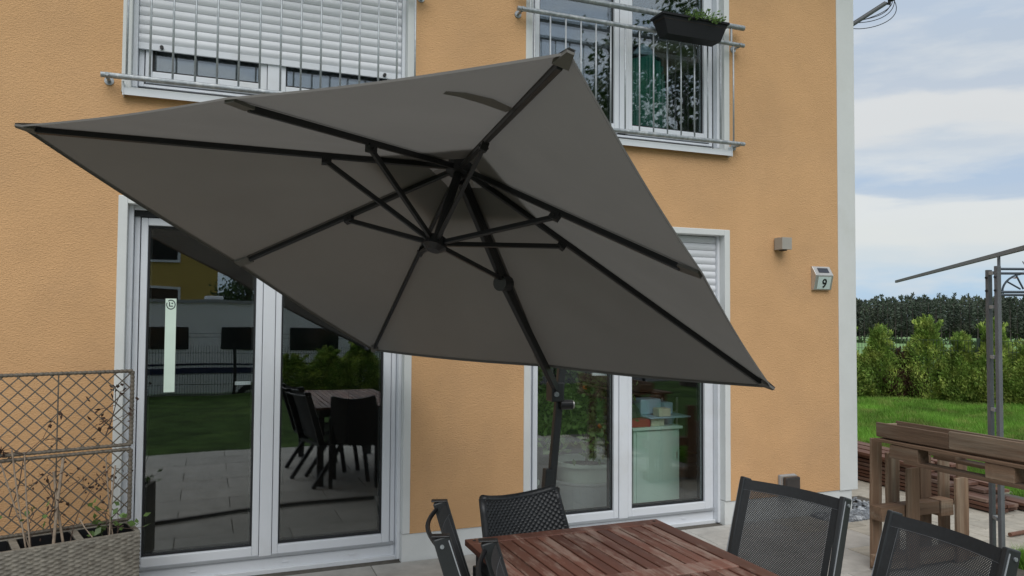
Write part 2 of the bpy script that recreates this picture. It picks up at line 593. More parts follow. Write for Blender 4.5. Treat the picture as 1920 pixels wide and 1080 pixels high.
def inst(src, loc=None, rz=None, parent=None, scale=None):
    o = src.copy()
    col.objects.link(o)
    if parent is not None:
        o.parent = parent
    if loc is not None:
        o.location = loc
    if rz is not None:
        o.rotation_euler = (0, 0, rz)
    if scale is not None:
        o.scale = scale
    return o


def copy_tree(root, loc, rz, label=None):
    r = root.copy()
    col.objects.link(r)
    r.location = loc
    r.rotation_euler = (0, 0, rz)
    if label:
        r['label'] = label
    for ch in [c for c in bpy.data.objects if c.parent == root]:
        c = ch.copy()
        col.objects.link(c)
        c.parent = r
        for g in [q for q in bpy.data.objects if q.parent == ch]:
            d = g.copy()
            col.objects.link(d)
            d.parent = c
    return r


def leaves(name, pts, dirs, ln, wd, m, parent=None, jitter=0.5, offs=(0, 0, 0)):
    """many small folded leaf faces as one mesh; pts, dirs are N x 3 arrays"""
    N = len(pts)
    d = dirs + rng.normal(0, jitter, (N, 3))
    d /= np.linalg.norm(d, axis=1)[:, None] + 1e-9
    r = rng.normal(0, 1, (N, 3))
    s = np.cross(d, r)
    s /= np.linalg.norm(s, axis=1)[:, None] + 1e-9
    L = (ln * rng.uniform(0.6, 1.35, N))[:, None]
    Wd = (wd * rng.uniform(0.6, 1.3, N))[:, None]
    nrm = np.cross(d, s)
    a = pts
    b = pts + d * L * 0.45 + s * Wd * 0.5 - nrm * Wd * 0.12
    c = pts + d * L
    e_ = pts + d * L * 0.45 - s * Wd * 0.5 - nrm * Wd * 0.12
    V = np.stack([a, b, c, e_], 1).reshape(-1, 3) - np.array(offs)
    me = bpy.data.meshes.new(name)
    me.vertices.add(4 * N)
    me.vertices.foreach_set('co', V.astype(np.float32).ravel())
    me.loops.add(4 * N)
    me.loops.foreach_set('vertex_index', np.arange(4 * N, dtype=np.int32))
    me.polygons.add(N)
    me.polygons.foreach_set('loop_start', np.arange(0, 4 * N, 4, dtype=np.int32))
    me.update(calc_edges=True)
    me.materials.append(m)
    o = bpy.data.objects.new(name, me)
    col.objects.link(o)
    if parent is not None:
        o.parent = parent
    return o


def weave(name, P, nu, nv, amp, m, parent=None, su=4, sv=3):
    """basket weave over a surface P(u,v) -> (point, normal); strands run along u, stakes along v"""
    U = nu * su + 1
    Vn = nv * sv + 1
    vs = []
    for j in range(Vn):
        v = j / (Vn - 1)
        row = min(int(v * nv), nv - 1)
        fv = v * nv - row
        for i in range(U):
            u = i / (U - 1)
            colm = min(int(u * nu), nu - 1)
            fu = u * nu - colm
            over = (row + colm) % 2
            hu = math.sin(math.pi * fu)
            hv = math.sin(math.pi * fv)
            hgt = (0.25 + 0.75 * hu) * hv if over else (0.12 - 0.30 * hu) * hv
            p, n = P(u, v)
            vs.append(Vector(p) + Vector(n) * (hgt * amp))
    fs = [(j * U + i, j * U + i + 1, (j + 1) * U + i + 1, (j + 1) * U + i) for j in range(Vn - 1) for i in range(U - 1)]
    return MB().add(vs, fs).build(name, m, parent, smooth=True)


def ico_points():
    t = (1 + 5 ** .5) / 2
    v = [(-1, t, 0), (1, t, 0), (-1, -t, 0), (1, -t, 0), (0, -1, t), (0, 1, t), (0, -1, -t), (0, 1, -t), (t, 0, -1), (t, 0, 1), (-t, 0, -1), (-t, 0, 1)]
    f = [(0, 11, 5), (0, 5, 1), (0, 1, 7), (0, 7, 10), (0, 10, 11), (1, 5, 9), (5, 11, 4), (11, 10, 2), (10, 7, 6), (7, 1, 8),
         (3, 9, 4), (3, 4, 2), (3, 2, 6), (3, 6, 8), (3, 8, 9), (4, 9, 5), (2, 4, 11), (6, 2, 10), (8, 6, 7), (9, 8, 1)]
    n = math.sqrt(1 + t * t)
    return [(a / n, b / n, c / n) for a, b, c in v], f


# ------------------------------------------------------------------ ground
def hterr(x, y):
    r = math.hypot(x, y)
    z = -0.026 * max(0.0, min(r, 400) - 18)
    if y < -11.6:
        t = min(1.0, (-11.6 - y) / 0.8)
        z = -0.6 * t * t * (3 - 2 * t)
    return z - 0.045


g = MB()
rad = [0.0] + [2 * i for i in range(1, 12)] + [26, 32, 40, 55, 75, 100, 140, 190, 250, 320, 400, 700, 1400, 2400]
NA = 96
vs = [(0, 0, hterr(0, 0))]
for r in rad[1:]:
    for a in range(NA):
        x, y = r * math.cos(2 * math.pi * a / NA), r * math.sin(2 * math.pi * a / NA)
        zc = hterr(x, y)
        if y < -11 and r > 18:
            zc = -0.645 if y < -12.4 else hterr(x, y)
        vs.append((x, y, zc))
fs = [(0, 1 + a, 1 + (a + 1) % NA) for a in range(NA)]
for k in range(len(rad) - 2):
    for a in range(NA):
        i0 = 1 + k * NA
        i1 = i0 + NA
        fs.append((i0 + a, i1 + a, i1 + (a + 1) % NA, i0 + (a + 1) % NA))
g.add(vs, fs)
structure(g.build('field', M_FIELD))

# garden lawn (flat, ends at the fences) and the street behind the camera
structure(MB().add([(-14, -11.5, -0.028), (15.5, -11.5, -0.028), (15.5, 2, -0.028), (12.3, 9.5, -0.028), (3, 15, -0.028), (-14, 15, -0.028)], [(0, 1, 2, 3, 4, 5)]).build('lawn', M_LAWN))
structure(MB().add([(-20, -24, -0.60), (20, -24, -0.60), (20, -12.5, -0.60), (-20, -12.5, -0.60)], [(0, 1, 2, 3)]).build('street', M_STREET))

# terrace bed plus slabs and pavers
bed = MB()
bed.box(-4.2, 3.74, -4.27, 0.14, -0.03, -0.009)
bed.box(3.74, 5.75, -1.33, -0.002, -0.03, -0.009)
bed.box(4.24, 5.75, 0.0, 3.2, -0.03, -0.009)
terrace = structure(bed.build('terrace', M_SAND))
slab_me = MB().box(-0.3975, 0.3975, -0.1975, 0.1975, -0.03, 0.0).mesh('paving_slab')
slab_me.materials.append(M_SLAB)
pav_me = MB().box(-0.1965, 0.1965, -0.0965, 0.0965, -0.03, 0.0).mesh('paver')
pav_me.materials.append(M_PAVER)


def put(me, name, x, y, rz=0, sx=1, sy=1, bev=0.003):
    o = bpy.data.objects.new(name, me)
    col.objects.link(o)
    o.parent = terrace
    o.location = (x, y, 0 + random.uniform(-0.0015, 0.0))
    o.scale = (sx, sy, 1)
    o.rotation_euler = (random.uniform(-.0015, .0015), random.uniform(-.0015, .0015), rz)
    if bev:
        b = o.modifiers.new('bevel', 'BEVEL')
        b.width = bev
        b.segments = 1
    return o


row = 0
y = -0.2
while y > -4.25:
    x = -4.2 + (0.4 if row % 2 else 0.0)
    if row % 2:
        put(slab_me, 'paving_slab', -4.0, y, sx=0.498)
    while x < 2.9:
        put(slab_me, 'paving_slab', x + 0.4, y)
        x += 0.8
    y -= 0.4
    row += 1
XP = {0: 3.0, 1: 2.6}
row = 0
y = -0.1
while y > -4.2:
    odd = int((-y) / 0.4) % 2
    xs = 3.0 if odd == 0 else 3.4
    k = 0
    x = xs + (0.2 if row % 2 else 0.0)
    if row % 2:
        put(pav_me, 'paver', xs + 0.1, y, sx=0.49)
    xe = 5.7 if y > -1.3 else 3.72
    while x + 0.4 < xe + 0.05:
        if not (x + 0.2 > 3.5 and x + 0.2 < 4.25 and y > -0.27):
            put(pav_me, 'paver', x + 0.2, y)
        x += 0.4
    y -= 0.2
    row += 1
for j in range(16):
    y = 0.1 + 0.2 * j
    for i in range(4):
        put(pav_me, 'paver', 4.44 + 0.4 * i + (0.1 if j % 2 else 0), y)
for yy in (-0.205, ):
    put(slab_me, 'paving_slab', 3.42, 0.0, sx=0.05, sy=0.3) if False else None

# gravel strip along the plinth at the house corner
gv, gf = ico_points()
gm = MB()
for _ in range(3400):
    x = random.uniform(3.42, 4.22)
    y = random.uniform(-0.27, 0.0) if random.random() < 0.5 else random.uniform(-0.27, 2.2)
    if y > -0.02 and x < 3.93:
        continue
    s_ = random.uniform(0.009, 0.021)
    sx, sy, sz = s_ * random.uniform(.7, 1.5), s_ * random.uniform(.7, 1.4), s_ * random.uniform(.5, .9)
    a = random.uniform(0, 6.28)
    ca, sa = math.cos(a), math.sin(a)
    z0 = random.uniform(-0.008, 0.012)
    q = [(p[0] * sx * random.uniform(.8, 1.2), p[1] * sy * random.uniform(.8, 1.2), p[2] * sz) for p in gv]
    gm.add([(x + ca * p[0] - sa * p[1], y + sa * p[0] + ca * p[1], z0 + p[2]) for p in q], gf)
gravel = gm.build('gravel', M_GRAVEL)
tag(gravel, 'grey and white gravel strip at the foot of the house corner', 'gravel', kind='stuff')
structure(MB().box(3.40, 4.238, -0.275, 2.3, -0.026, -0.012).build('gravel_bed', M_SAND))

# ------------------------------------------------------------------ the house
house = thing('house', 'orange rendered house with white window surrounds and white corner', 'house')
XI, XO = (-1.656, 0.004), (-1.706, 0.054)   # inner and outer edges of the left openings
DX = 2.569
open_lo = [(XO[0], XO[1]), (XO[0] + DX, XO[1] + DX)]
xs = [-7.0, XO[0], XO[1], XO[0] + DX, XO[1] + DX, 3.734]
zs = [0.178, 2.308, 2.912, 5.02, 5.5]
w = MB()
T = 0.36
for i in range(5):
    for j in range(4):
        if i in (1, 3) and j in (0, 2):
            continue
        x0, x1, z0, z1 = xs[i], xs[i + 1], zs[j], zs[j + 1]
        w.add([(x0, 0, z0), (x1, 0, z0), (x1, 0, z1), (x0, 0, z1)], [(0, 1, 2, 3)])
        w.add([(x0, T, z0), (x1, T, z0), (x1, T, z1), (x0, T, z1)], [(3, 2, 1, 0)])
for (a, b) in open_lo:
    for z0, z1 in ((0.178, 2.308), (2.912, 5.02)):
        w.add([(a, 0, z0), (a, T, z0), (a, T, z1), (a, 0, z1)], [(0, 3, 2, 1)])
        w.add([(b, 0, z0), (b, T, z0), (b, T, z1), (b, 0, z1)], [(0, 1, 2, 3)])
        w.add([(a, 0, z1), (b, 0, z1), (b, T, z1), (a, T, z1)], [(0, 3, 2, 1)])
w.add([(-7, 0, .178), (-7, 9, .178), (-7, 9, 5.5), (-7, 0, 5.5)], [(0, 3, 2, 1)])
w.add([(-7, 9, .178), (3.9, 9, .178), (3.9, 9, 5.5), (-7, 9, 5.5)], [(0, 3, 2, 1)])
w.add([(3.925, .22, .178), (3.925, 9, .178), (3.925, 9, 5.5), (3.925, .22, 5.5)], [(0, 1, 2, 3)])
w.build('wall', M_STUCCO, house)
# base moulding: thin shadow line under the render
c = MB()
c.box(3.7345, 3.928, -0.004, 0.219, 0.171, 5.5)
c.build('corner_board', M_WHITER, house, bevel=0.003)
p = MB()
for a, b in ((-7, -1.656), (0.004, 0.913), (2.573, 3.872)):
    p.box(a, b, 0.007, 0.30, -0.03, 0.176)
p.box(3.60, 3.872, 0.301, 8.9, -0.03, 0.176)
p.build('plinth', M_PLINTH, house, bevel=0.002)
rf = MB()
rf.prism([(-0.6, 5.35), (4.5, 8.4), (9.6, 5.35), (9.6, 5.5), (4.5, 8.6), (-0.6, 5.5)], 'x', -7.5, 4.35)
fix_normals(rf.build('roof', M_ROOF, house))
# room shells behind the openings
rm = MB()
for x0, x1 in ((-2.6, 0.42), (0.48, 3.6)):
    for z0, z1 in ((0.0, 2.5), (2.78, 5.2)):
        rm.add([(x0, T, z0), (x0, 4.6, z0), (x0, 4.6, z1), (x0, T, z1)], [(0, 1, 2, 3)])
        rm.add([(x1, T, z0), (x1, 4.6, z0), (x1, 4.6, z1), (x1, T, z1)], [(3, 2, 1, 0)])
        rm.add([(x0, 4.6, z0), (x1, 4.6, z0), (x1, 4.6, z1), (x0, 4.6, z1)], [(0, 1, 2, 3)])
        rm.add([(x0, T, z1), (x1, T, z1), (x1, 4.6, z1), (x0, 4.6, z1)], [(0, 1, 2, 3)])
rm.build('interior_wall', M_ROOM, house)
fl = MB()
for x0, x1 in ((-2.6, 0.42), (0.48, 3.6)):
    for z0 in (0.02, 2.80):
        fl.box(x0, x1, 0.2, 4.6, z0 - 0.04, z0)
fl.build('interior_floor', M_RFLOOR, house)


def surround(dx, z0, z1, sill):
    s = MB()
    a, b = XO[0] + dx, XO[1] + dx
    i0, i1 = XI[0] + dx, XI[1] + dx
    s.box(a, i0, -0.005, 0.30, z0, z1)
    s.box(i1, b, -0.005, 0.30, z0, z1)
    s.box(i0, i1, -0.005, 0.30, z1 - 0.047, z1)
    s.build('window_surround', M_WHITER, house, bevel=0.004)


def glazed(name, dx, zg0, zg1, zb, handle_dx, label=None, two=True):
    """name: part of the house; frame mesh with sashes, panes, gaskets as sub-parts"""
    f = MB()
    x0, x1 = -1.626 + dx, -0.022 + dx
    f.ring(x0, x1, zb, zg1 + 0.078, 0.030, 0.031, zg0 - 0.078 - zb, 0.026, 0.118, 0.20)
    fr = f.build(name, M_PVC, house, bevel=0.003, label=label)
    g2 = MB()
    g2.ring(x0 + 0.031, x1 - 0.031, zg0 - 0.077, zg1 + 0.05, 0.006, 0.006, 0.006, 0.006, 0.15, 0.19)
    g2.box(-0.884 + dx, -0.809 + dx, 0.15, 0.19, zg0 - 0.07, zg1 + 0.04)
    for a, b, l, r in ((-1.590, -0.886, 0.038, 0.040), (-0.807, -0.058 - 0.0, 0.037, 0.050)):
        sa = MB()
        a += dx
        b += dx
        sa.ring(a, b, zg0 - 0.05 - 0.02, zg1 + 0.045, l, r, 0.07, 0.045, 0.106, 0.185)
        sa.build('sash', M_PVC, fr, bevel=0.005)
        gx0, gx1 = a + l, b - r
        pn = MB()
        pn.box(gx0 + 0.002, gx1 - 0.002, 0.140, 0.164, zg0 + 0.002, zg1 - 0.002)
        pn.build('pane', M_GLASSU if zb > 1 else M_GLASS, fr)
        g2.ring(gx0 + 0.001, gx1 - 0.001, zg0 + 0.001, zg1 - 0.001, 0.010, 0.010, 0.012, 0.012, 0.128, 0.139)
        g2.ring(gx0 + 0.001, gx1 - 0.001, zg0 + 0.001, zg1 - 0.001, 0.020, 0.020, 0.020, 0.020, 0.166, 0.180)
    g2.build('gasket', M_DARK, fr)
    ms = MB()
    ms.box(-0.883 + dx, -0.810 + dx, 0.098, 0.149, zg0 - 0.062, zg1 + 0.04)
    ms.build('mullion_cover', M_PVC, fr, bevel=0.004)
    # plastic rain-cap dots on the lower frame rail
    cp = MB()
    for xx in ([-1.50, -1.28, -0.74, -0.32] if zb < 1 else [-1.35, -0.45]):
        cp.box(xx + dx, xx + 0.035 + dx, 0.112, 0.1175, zb + 0.045, zb + 0.053)
    cp.build('drain_cap', M_PVC, fr, bevel=0.001)
    return fr


# ground floor
for k, dx in enumerate((0.0, DX)):
    surround(dx, 0.180, 2.308, False)
    lb = 'left french door with empty interior and a paper strip on the glass' if k == 0 else 'right french door with a half lowered shutter and plants behind'
    fr = glazed('french_door', dx, 0.163, 2.149 if k == 0 else 2.10, 0.0, 0, lb)
    th = MB()
    th.box(-1.62 + dx, -0.03 + dx, 0.100, 0.1165, 0.088, 0.110)
    th.build('threshold_rail', M_GREYP, fr, bevel=0.003)
    lo = MB()
    lo.box(-1.655 + dx, 0.002 + dx, 0.095, 0.117, -0.01, 0.018)
    lo.build('door_sill', M_ALU, fr, bevel=0.003)
    for a, b in ((-1.6555, -1.6285), (-0.019, 0.0035)):
        MB().box(a + dx, b + dx, 0.058, 0.20, 0.002, 2.262).build('shutter_guide', M_PVC, house, bevel=0.003)
    pts = MB()
    hx = (-0.925 + dx)
    pts.box(hx - 0.012, hx + 0.018, 0.187, 0.20, 1.10, 1.22)
    pts.bar((hx + 0.003, 0.20, 1.172), (hx + 0.003, 0.245, 1.172), 0.02, 0.02)
    pts.bar((hx + 0.012, 0.245, 1.172), (hx - 0.115, 0.245, 1.174), 0.018, 0.022)
    pts.build('door_handle', M_PVC, fr, bevel=0.003)

# upper floor: frames, sill ledges
for k, dx in enumerate((0.0, DX)):
    surround(dx, 2.914, 5.02, True)
    lb = 'upper left window mostly covered by a white shutter' if k == 0 else 'upper right window reflecting trees and sky'
    fr = glazed('balcony_window', dx, 3.088, 4.85, 2.993, 0, lb)
    for a, b in ((-1.6555, -1.6285), (-0.019, 0.0035)):
        MB().box(a + dx, b + dx, 0.058, 0.20, 2.972, 4.97).build('shutter_guide', M_PVC, house, bevel=0.003)
    s = MB()
    a, b = XO[0] + 0.018 + dx, XO[1] - 0.018 + dx
    s.prism([(-0.052, 2.889), (-0.052, 2.930), (0.117, 2.962), (0.117, 2.951), (-0.045, 2.919), (-0.045, 2.889)], 'x', a, b)
    s.box(a - 0.007, a - 0.0005, -0.057, 0.117, 2.885, 2.966)
    s.box(b + 0.0005, b + 0.007, -0.057, 0.117, 2.885, 2.966)
    so = s.build('window_sill', M_ALU, house)
    fix_normals(so)
    rr = MB()
    rr.box(XI[0] + dx, XI[1] + dx, 0.0, 0.117, 2.90, 2.949)
    rr.build('sill_base', M_WHITER, house)

# roller shutters
prof = []
for i in range(9):
    t = i / 8
    prof.append((0.090 - 0.0085 * math.sin(math.pi * t), t * 0.0525))
prof += [(0.097, 0.0525), (0.097, 0.0)]


def shutter(dx, zlow, n, label, endrail=True):
    e_ = MB()
    e_.box(-1.628 + dx, -0.0195 + dx, 0.084, 0.099, zlow, zlow + 0.040)
    root = e_.build('roller_shutter', M_PVC, house, bevel=0.002, label=label)
    base = MB()
    base.prism([(a, b) for a, b in prof], 'x', -1.627 + dx, -0.0205 + dx)
    s0 = base.build('slat', M_SLAT, root)
    fix_normals(s0)
    s0.location = (0, 0, zlow + 0.0425)
    for i in range(1, n):
        inst(s0, (0, 0, zlow + 0.0425 + i * 0.0552), parent=root)
    for xx in (-1.50, -0.135):
        MB().tube([(xx + dx, 0.084, zlow + 0.018), (xx + dx, 0.062, zlow + 0.018)], 0.011, 12).build('stop_knob', M_BLACK, root)
    return root


shutter(0, 3.213, 33, 'white shutter lowered almost to the sill of the upper left window')
shutter(DX, 1.72, 9, 'white shutter lowered over the top of the right french door')
sh = MB()
sh.box(-1.628, -0.0195, 0.075, 0.10, 2.236, 2.2605)
sh.build('shutter_end_rail', M_PVC, house, bevel=0.002)
for dx in (0.0, DX):
    MB().box(-1.628 + dx, -0.0195 + dx, 0.1005, 0.1175, 2.2, 2.2605).build('gap_shade_strip', M_DARK, house)  # black strip that paints the shade in the gap above the frame

# paper strip on the left pane, with its round printed emblem
strip = MB().box(-1.450, -1.389, 0.1375, 0.1385, 1.139, 1.709).build('paper_strip', M_PAPER)
strip.name = 'paper_strip'
tag(strip, 'pale paper strip with a round emblem stuck on the left door glass', 'paper strip')
em = MB()
cx_, cz_ = -1.4195, 1.672
n_ = 28
for i in range(n_):
    a0, a1 = 2 * math.pi * i / n_, 2 * math.pi * (i + 1) / n_
    if 9 < i < 12:
        continue
    em.add([(cx_ + r * math.cos(a), 0.1370, cz_ + r * 1.15 * math.sin(a)) for r, a in ((0.0265, a0), (0.0265, a1), (0.021, a1), (0.021, a0))], [(0, 1, 2, 3)])
em.add([(cx_ - .011, .1370, cz_ - .012), (cx_ - .005, .1370, cz_ - .012), (cx_ - .005, .1370, cz_ + .016), (cx_ - .011, .1370, cz_ + .016)], [(0, 1, 2, 3)])
em.add([(cx_ - .005, .1370, cz_ - .012), (cx_ + .012, .1370, cz_ - .012), (cx_ + .012, .1370, cz_ - .006), (cx_ - .005, .1370, cz_ - .006)], [(0, 1, 2, 3)])
em.add([(cx_ + .003, .1370, cz_ + .004), (cx_ + .012, .1370, cz_ + .004), (cx_ + .012, .1370, cz_ + .012), (cx_ + .003, .1370, cz_ + .012)], [(0, 1, 2, 3)])
em.build('emblem', M_INK, strip)


# ------------------------------------------------------------------ french balcony railings
def railing(dx, rails, label):
    t = thing('balcony_railing', label, 'railing', (-0.826 + dx, -0.08, 2.98), group='steel railings in front of the upper windows')
    x0, x1 = -1.805 + dx, 0.135 + dx
    for z, r in rails:
        MB().tube([(x0, -0.08, z), (x1, -0.08, z)], r, 14).build('rail', M_GALV, t, smooth=False)
    for z in (2.984, 3.772):
        for xx in (x0 + 0.035, x1 - 0.045):
            b = MB()
            b.tube([(xx, 0.0, z - 0.012), (xx, -0.075, z - 0.012)], 0.010, 10)
            b.tube([(xx, 0.0, z - 0.012), (xx, -0.006, z - 0.012)], 0.026, 12)
            b.tube([(xx, -0.055, z), (xx, -0.106, z)], 0.011, 6)
            b.build('wall_anchor', M_GALV, t)
    bar0 = None
    for i in range(15):
        xx = -1.673 + dx + i * 0.12193
        if bar0 is None:
            bar0 = MB().tube([(xx, -0.08, 2.984), (xx, -0.08, 3.772)], 0.0062, 8).build('bar', M_RODS, t, smooth=True)
            bar0.location = (0, 0, 0)
        else:
            inst(bar0, (i * 0.12193, 0, 0), parent=t)
    for xx in (x0 + 0.10, x1 - 0.12):
        MB().tube([(xx, -0.08, 3.772), (xx, -0.08, 3.908)], 0.008, 8).build('post', M_RODS, t)
    return t


railing(0.0, ((2.984, 0.0165), (3.772, 0.0165), (3.912, 0.021)), 'galvanised railing in front of the shuttered upper left window')
railing(DX, ((2.984, 0.0165), (3.772, 0.0165), (3.912, 0.021)), 'galvanised railing in front of the upper right window')

# shutter strap tail hanging below the lower rail at the right window
st = MB().box(2.442, 2.447, -0.03, -0.026, 2.925, 3.75).build('hanging_strap', M_DARK)
tag(st, 'thin dark strap hanging beside the upper right window', 'strap')

# flower box on the top rail
fb = thing('flower_box', 'black flower box hanging on the upper right railing', 'flower box', (2.10, -0.18, 3.80))
X0, X1, ZT, ZB = 1.83, 2.405, 3.838, 3.695
b = MB()
b.add([(X0, -.12, ZT), (X1, -.12, ZT), (X1, -.275, ZT), (X0, -.275, ZT), (X0 + .055, -.14, ZB), (X1 - .055, -.14, ZB), (X1 - .055, -.255, ZB), (X0 + .055, -.255, ZB)],
      [(4, 5, 6, 7), (0, 4, 7, 3), (1, 2, 6, 5), (2, 3, 7, 6), (0, 1, 5, 4)])
b.build('trough', M_LINER, fb)
MB().add([(0, 0, 0)], []) 
rim = MB()
rim.box(X0 - .008, X1 + .008, -.283, -.275, ZT - .012, ZT + .004)
rim.box(X0 - .008, X1 + .008, -.12, -.112, ZT - .012, ZT + .004)
rim.box(X0 - .008, X0, -.275, -.12, ZT - .012, ZT + .004)
rim.box(X1, X1 + .008, -.275, -.12, ZT - .012, ZT + .004)
rim.build('rim', M_LINER, fb)
MB().box(X0 + .01, X1 - .01, -.27, -.125, ZT - .04, ZT - .02).build('soil', M_SOIL, fb)
N = 420
P_ = np.stack([rng.uniform(X0 + .22, X1 - .06, N), rng.normal(-.245, .035, N), ZT - .02 + np.abs(rng.normal(0, .035, N))], 1)
D_ = np.stack([rng.normal(0, .6, N), rng.normal(-.4, .5, N), rng.uniform(.0, .8, N)], 1)
leaves('foliage', P_, D_, 0.028, 0.016, M_PLEAF, fb, offs=tuple(fb.location))

# ------------------------------------------------------------------ wall fittings
wl = thing('wall_lamp', 'taupe cube wall lamp on the orange wall above the house number', 'wall lamp', (3.15, 0, 2.20))
# cube turned corner-wise, light slots up and down
b = MB()
b.box(3.054, 3.151, -0.105, -0.012, 2.165, 2.262)
b.build('housing', M_LAMP, wl, bevel=0.002)
MB().box(3.064, 3.140, -0.0115, 0.0, 2.175, 2.252).build('wall_plate', M_LAMP, wl)
MB().tube([(3.10, -0.06, 2.1645), (3.10, -0.06, 2.157)], 0.03, 16).build('light_opening', M_DARK, wl)

hn = thing('house_number_light', 'solar house number light showing 9 beside the house corner', 'house number', (3.53, 0, 1.94))
b = MB()
b.prism([(0, 1.845), (-0.030, 1.850), (-0.058, 1.965), (-0.058, 1.972), (-0.012, 2.045), (0, 2.045)], 'x', 3.442, 3.628)
q = b.build('housing', M_STEEL, hn, bevel=0.003)
fix_normals(q)
# lower face slopes back downwards, upper face carries the solar cell


def on_face(u0, u1, t0, t1, A, B, off):
    """quad on the sloped face from A=(y,z) to B=(y,z), t along it"""
    A = Vector(A)
    B = Vector(B)
    d = B - A
    n = Vector((d.y, -d.x)).normalized()
    if n.x > 0:
        n = -n
    a = A + d * t0 + n * off
    b_ = A + d * t1 + n * off
    return [(u0, a.x, a.y), (u1, a.x, a.y), (u1, b_.x, b_.y), (u0, b_.x, b_.y)]


MB().add(on_face(3.485, 3.595, 0.25, 0.80, (-0.058, 1.972), (-0.012, 2.045), 0.002), [(0, 1, 2, 3)]).build('solar_cell', M_PANEL, hn)
MB().add(on_face(3.470, 3.606, 0.06, 0.94, (-0.030, 1.850), (-0.058, 1.965), 0.002), [(0, 1, 2, 3)]).build('number_plate', M_NUMPL, hn)
fc = bpy.data.curves.new('digit', 'FONT')
fc.body = '9'
fc.size = 0.105
fc.offset = 0.0018
fc.extrude = 0.0006
fc.align_x = 'CENTER'
fo = bpy.data.objects.new('digit', fc)
col.objects.link(fo)
dme = bpy.data.meshes.new_from_object(fo)
bpy.data.objects.remove(fo)
fo = bpy.data.objects.new('digit', dme)
dme.materials.clear()
dme.materials.append(M_BLACK)
col.objects.link(fo)
fo.parent = hn
fo.location = (3.540 - 3.53, -0.0385, 1.868 - 1.94)
fo.rotation_euler = (R(90 + 13.5), 0, 0)

sk = thing('outdoor_socket', 'grey outdoor socket with smoked cover low on the wall', 'socket', (3.2, 0, 0.29))
MB().box(3.085, 3.245, -0.034, 0.0, 0.185, 0.352).build('back_box', M_GREYP, sk, bevel=0.008)
b = MB().box(3.088, 3.243, -0.046, -0.0345, 0.188, 0.349).build('frame', M_STEEL, sk, bevel=0.004)
MB().box(3.094, 3.240, -0.088, -0.0465, 0.194, 0.343).build('cover', M_SMOKE, sk, bevel=0.012)

# satellite arm at the gable
sa = thing('satellite_arm', 'dark antenna arm with receiver and cables beyond the roof corner', 'antenna', (3.93, 0.3, 4.2))
A0, A1 = Vector((4.00, 0.30, 4.16)), Vector((4.43, 0.115, 4.465))
MB().tube([A0, A1], 0.020, 12).build('arm', M_ANTHR, sa)
MB().tube([(3.925, 0.30, 3.9), (3.99, 0.30, 3.92), (4.00, 0.30, 4.20), (4.00, 0.30, 4.9)], 0.024, 12).build('mast_tube', M_ANTHR, sa)
MB().tube([A1, A1 + Vector((0.035, -.012, -0.006)), A1 + Vector((0.035, -.012, 0.06))], 0.013, 10).build('clamp', M_DARK, sa)
lb_ = Vector((4.485, 0.09, 4.50))
MB().tube([lb_ + Vector((0, 0, -.005)), lb_ + Vector((-.01, .02, .09))], 0.034, 14).build('receiver', M_DARK, sa)


def bez(a, b, c_, d, n=18):
    a, b, c_, d = map(Vector, (a, b, c_, d))
    return [a * (1 - t) ** 3 + b * 3 * t * (1 - t) ** 2 + c_ * 3 * t * t * (1 - t) + d * t ** 3 for t in [i / n for i in range(n + 1)]]


k0 = A0.lerp(A1, 0.55)
for (a, m1, m2, ex) in ((0.30, (.05, -.02, -.06), (.14, -.04, -.22), .02), (0.45, (.10, -.03, .03), (.03, -.01, -.10), .0), (0.48, (.13, -.04, .03), (.02, -.01, -.14), -.02), (0.42, (.12, -.04, .0), (.0, 0, -.17), .03)):
    s_ = A0.lerp(A1, a)
    en = lb_ + Vector((ex, 0, 0))
    MB().tube(bez(s_, s_ + Vector(m1), en + Vector(m2), en), 0.0035, 6).build('cable', M_DARK, sa)

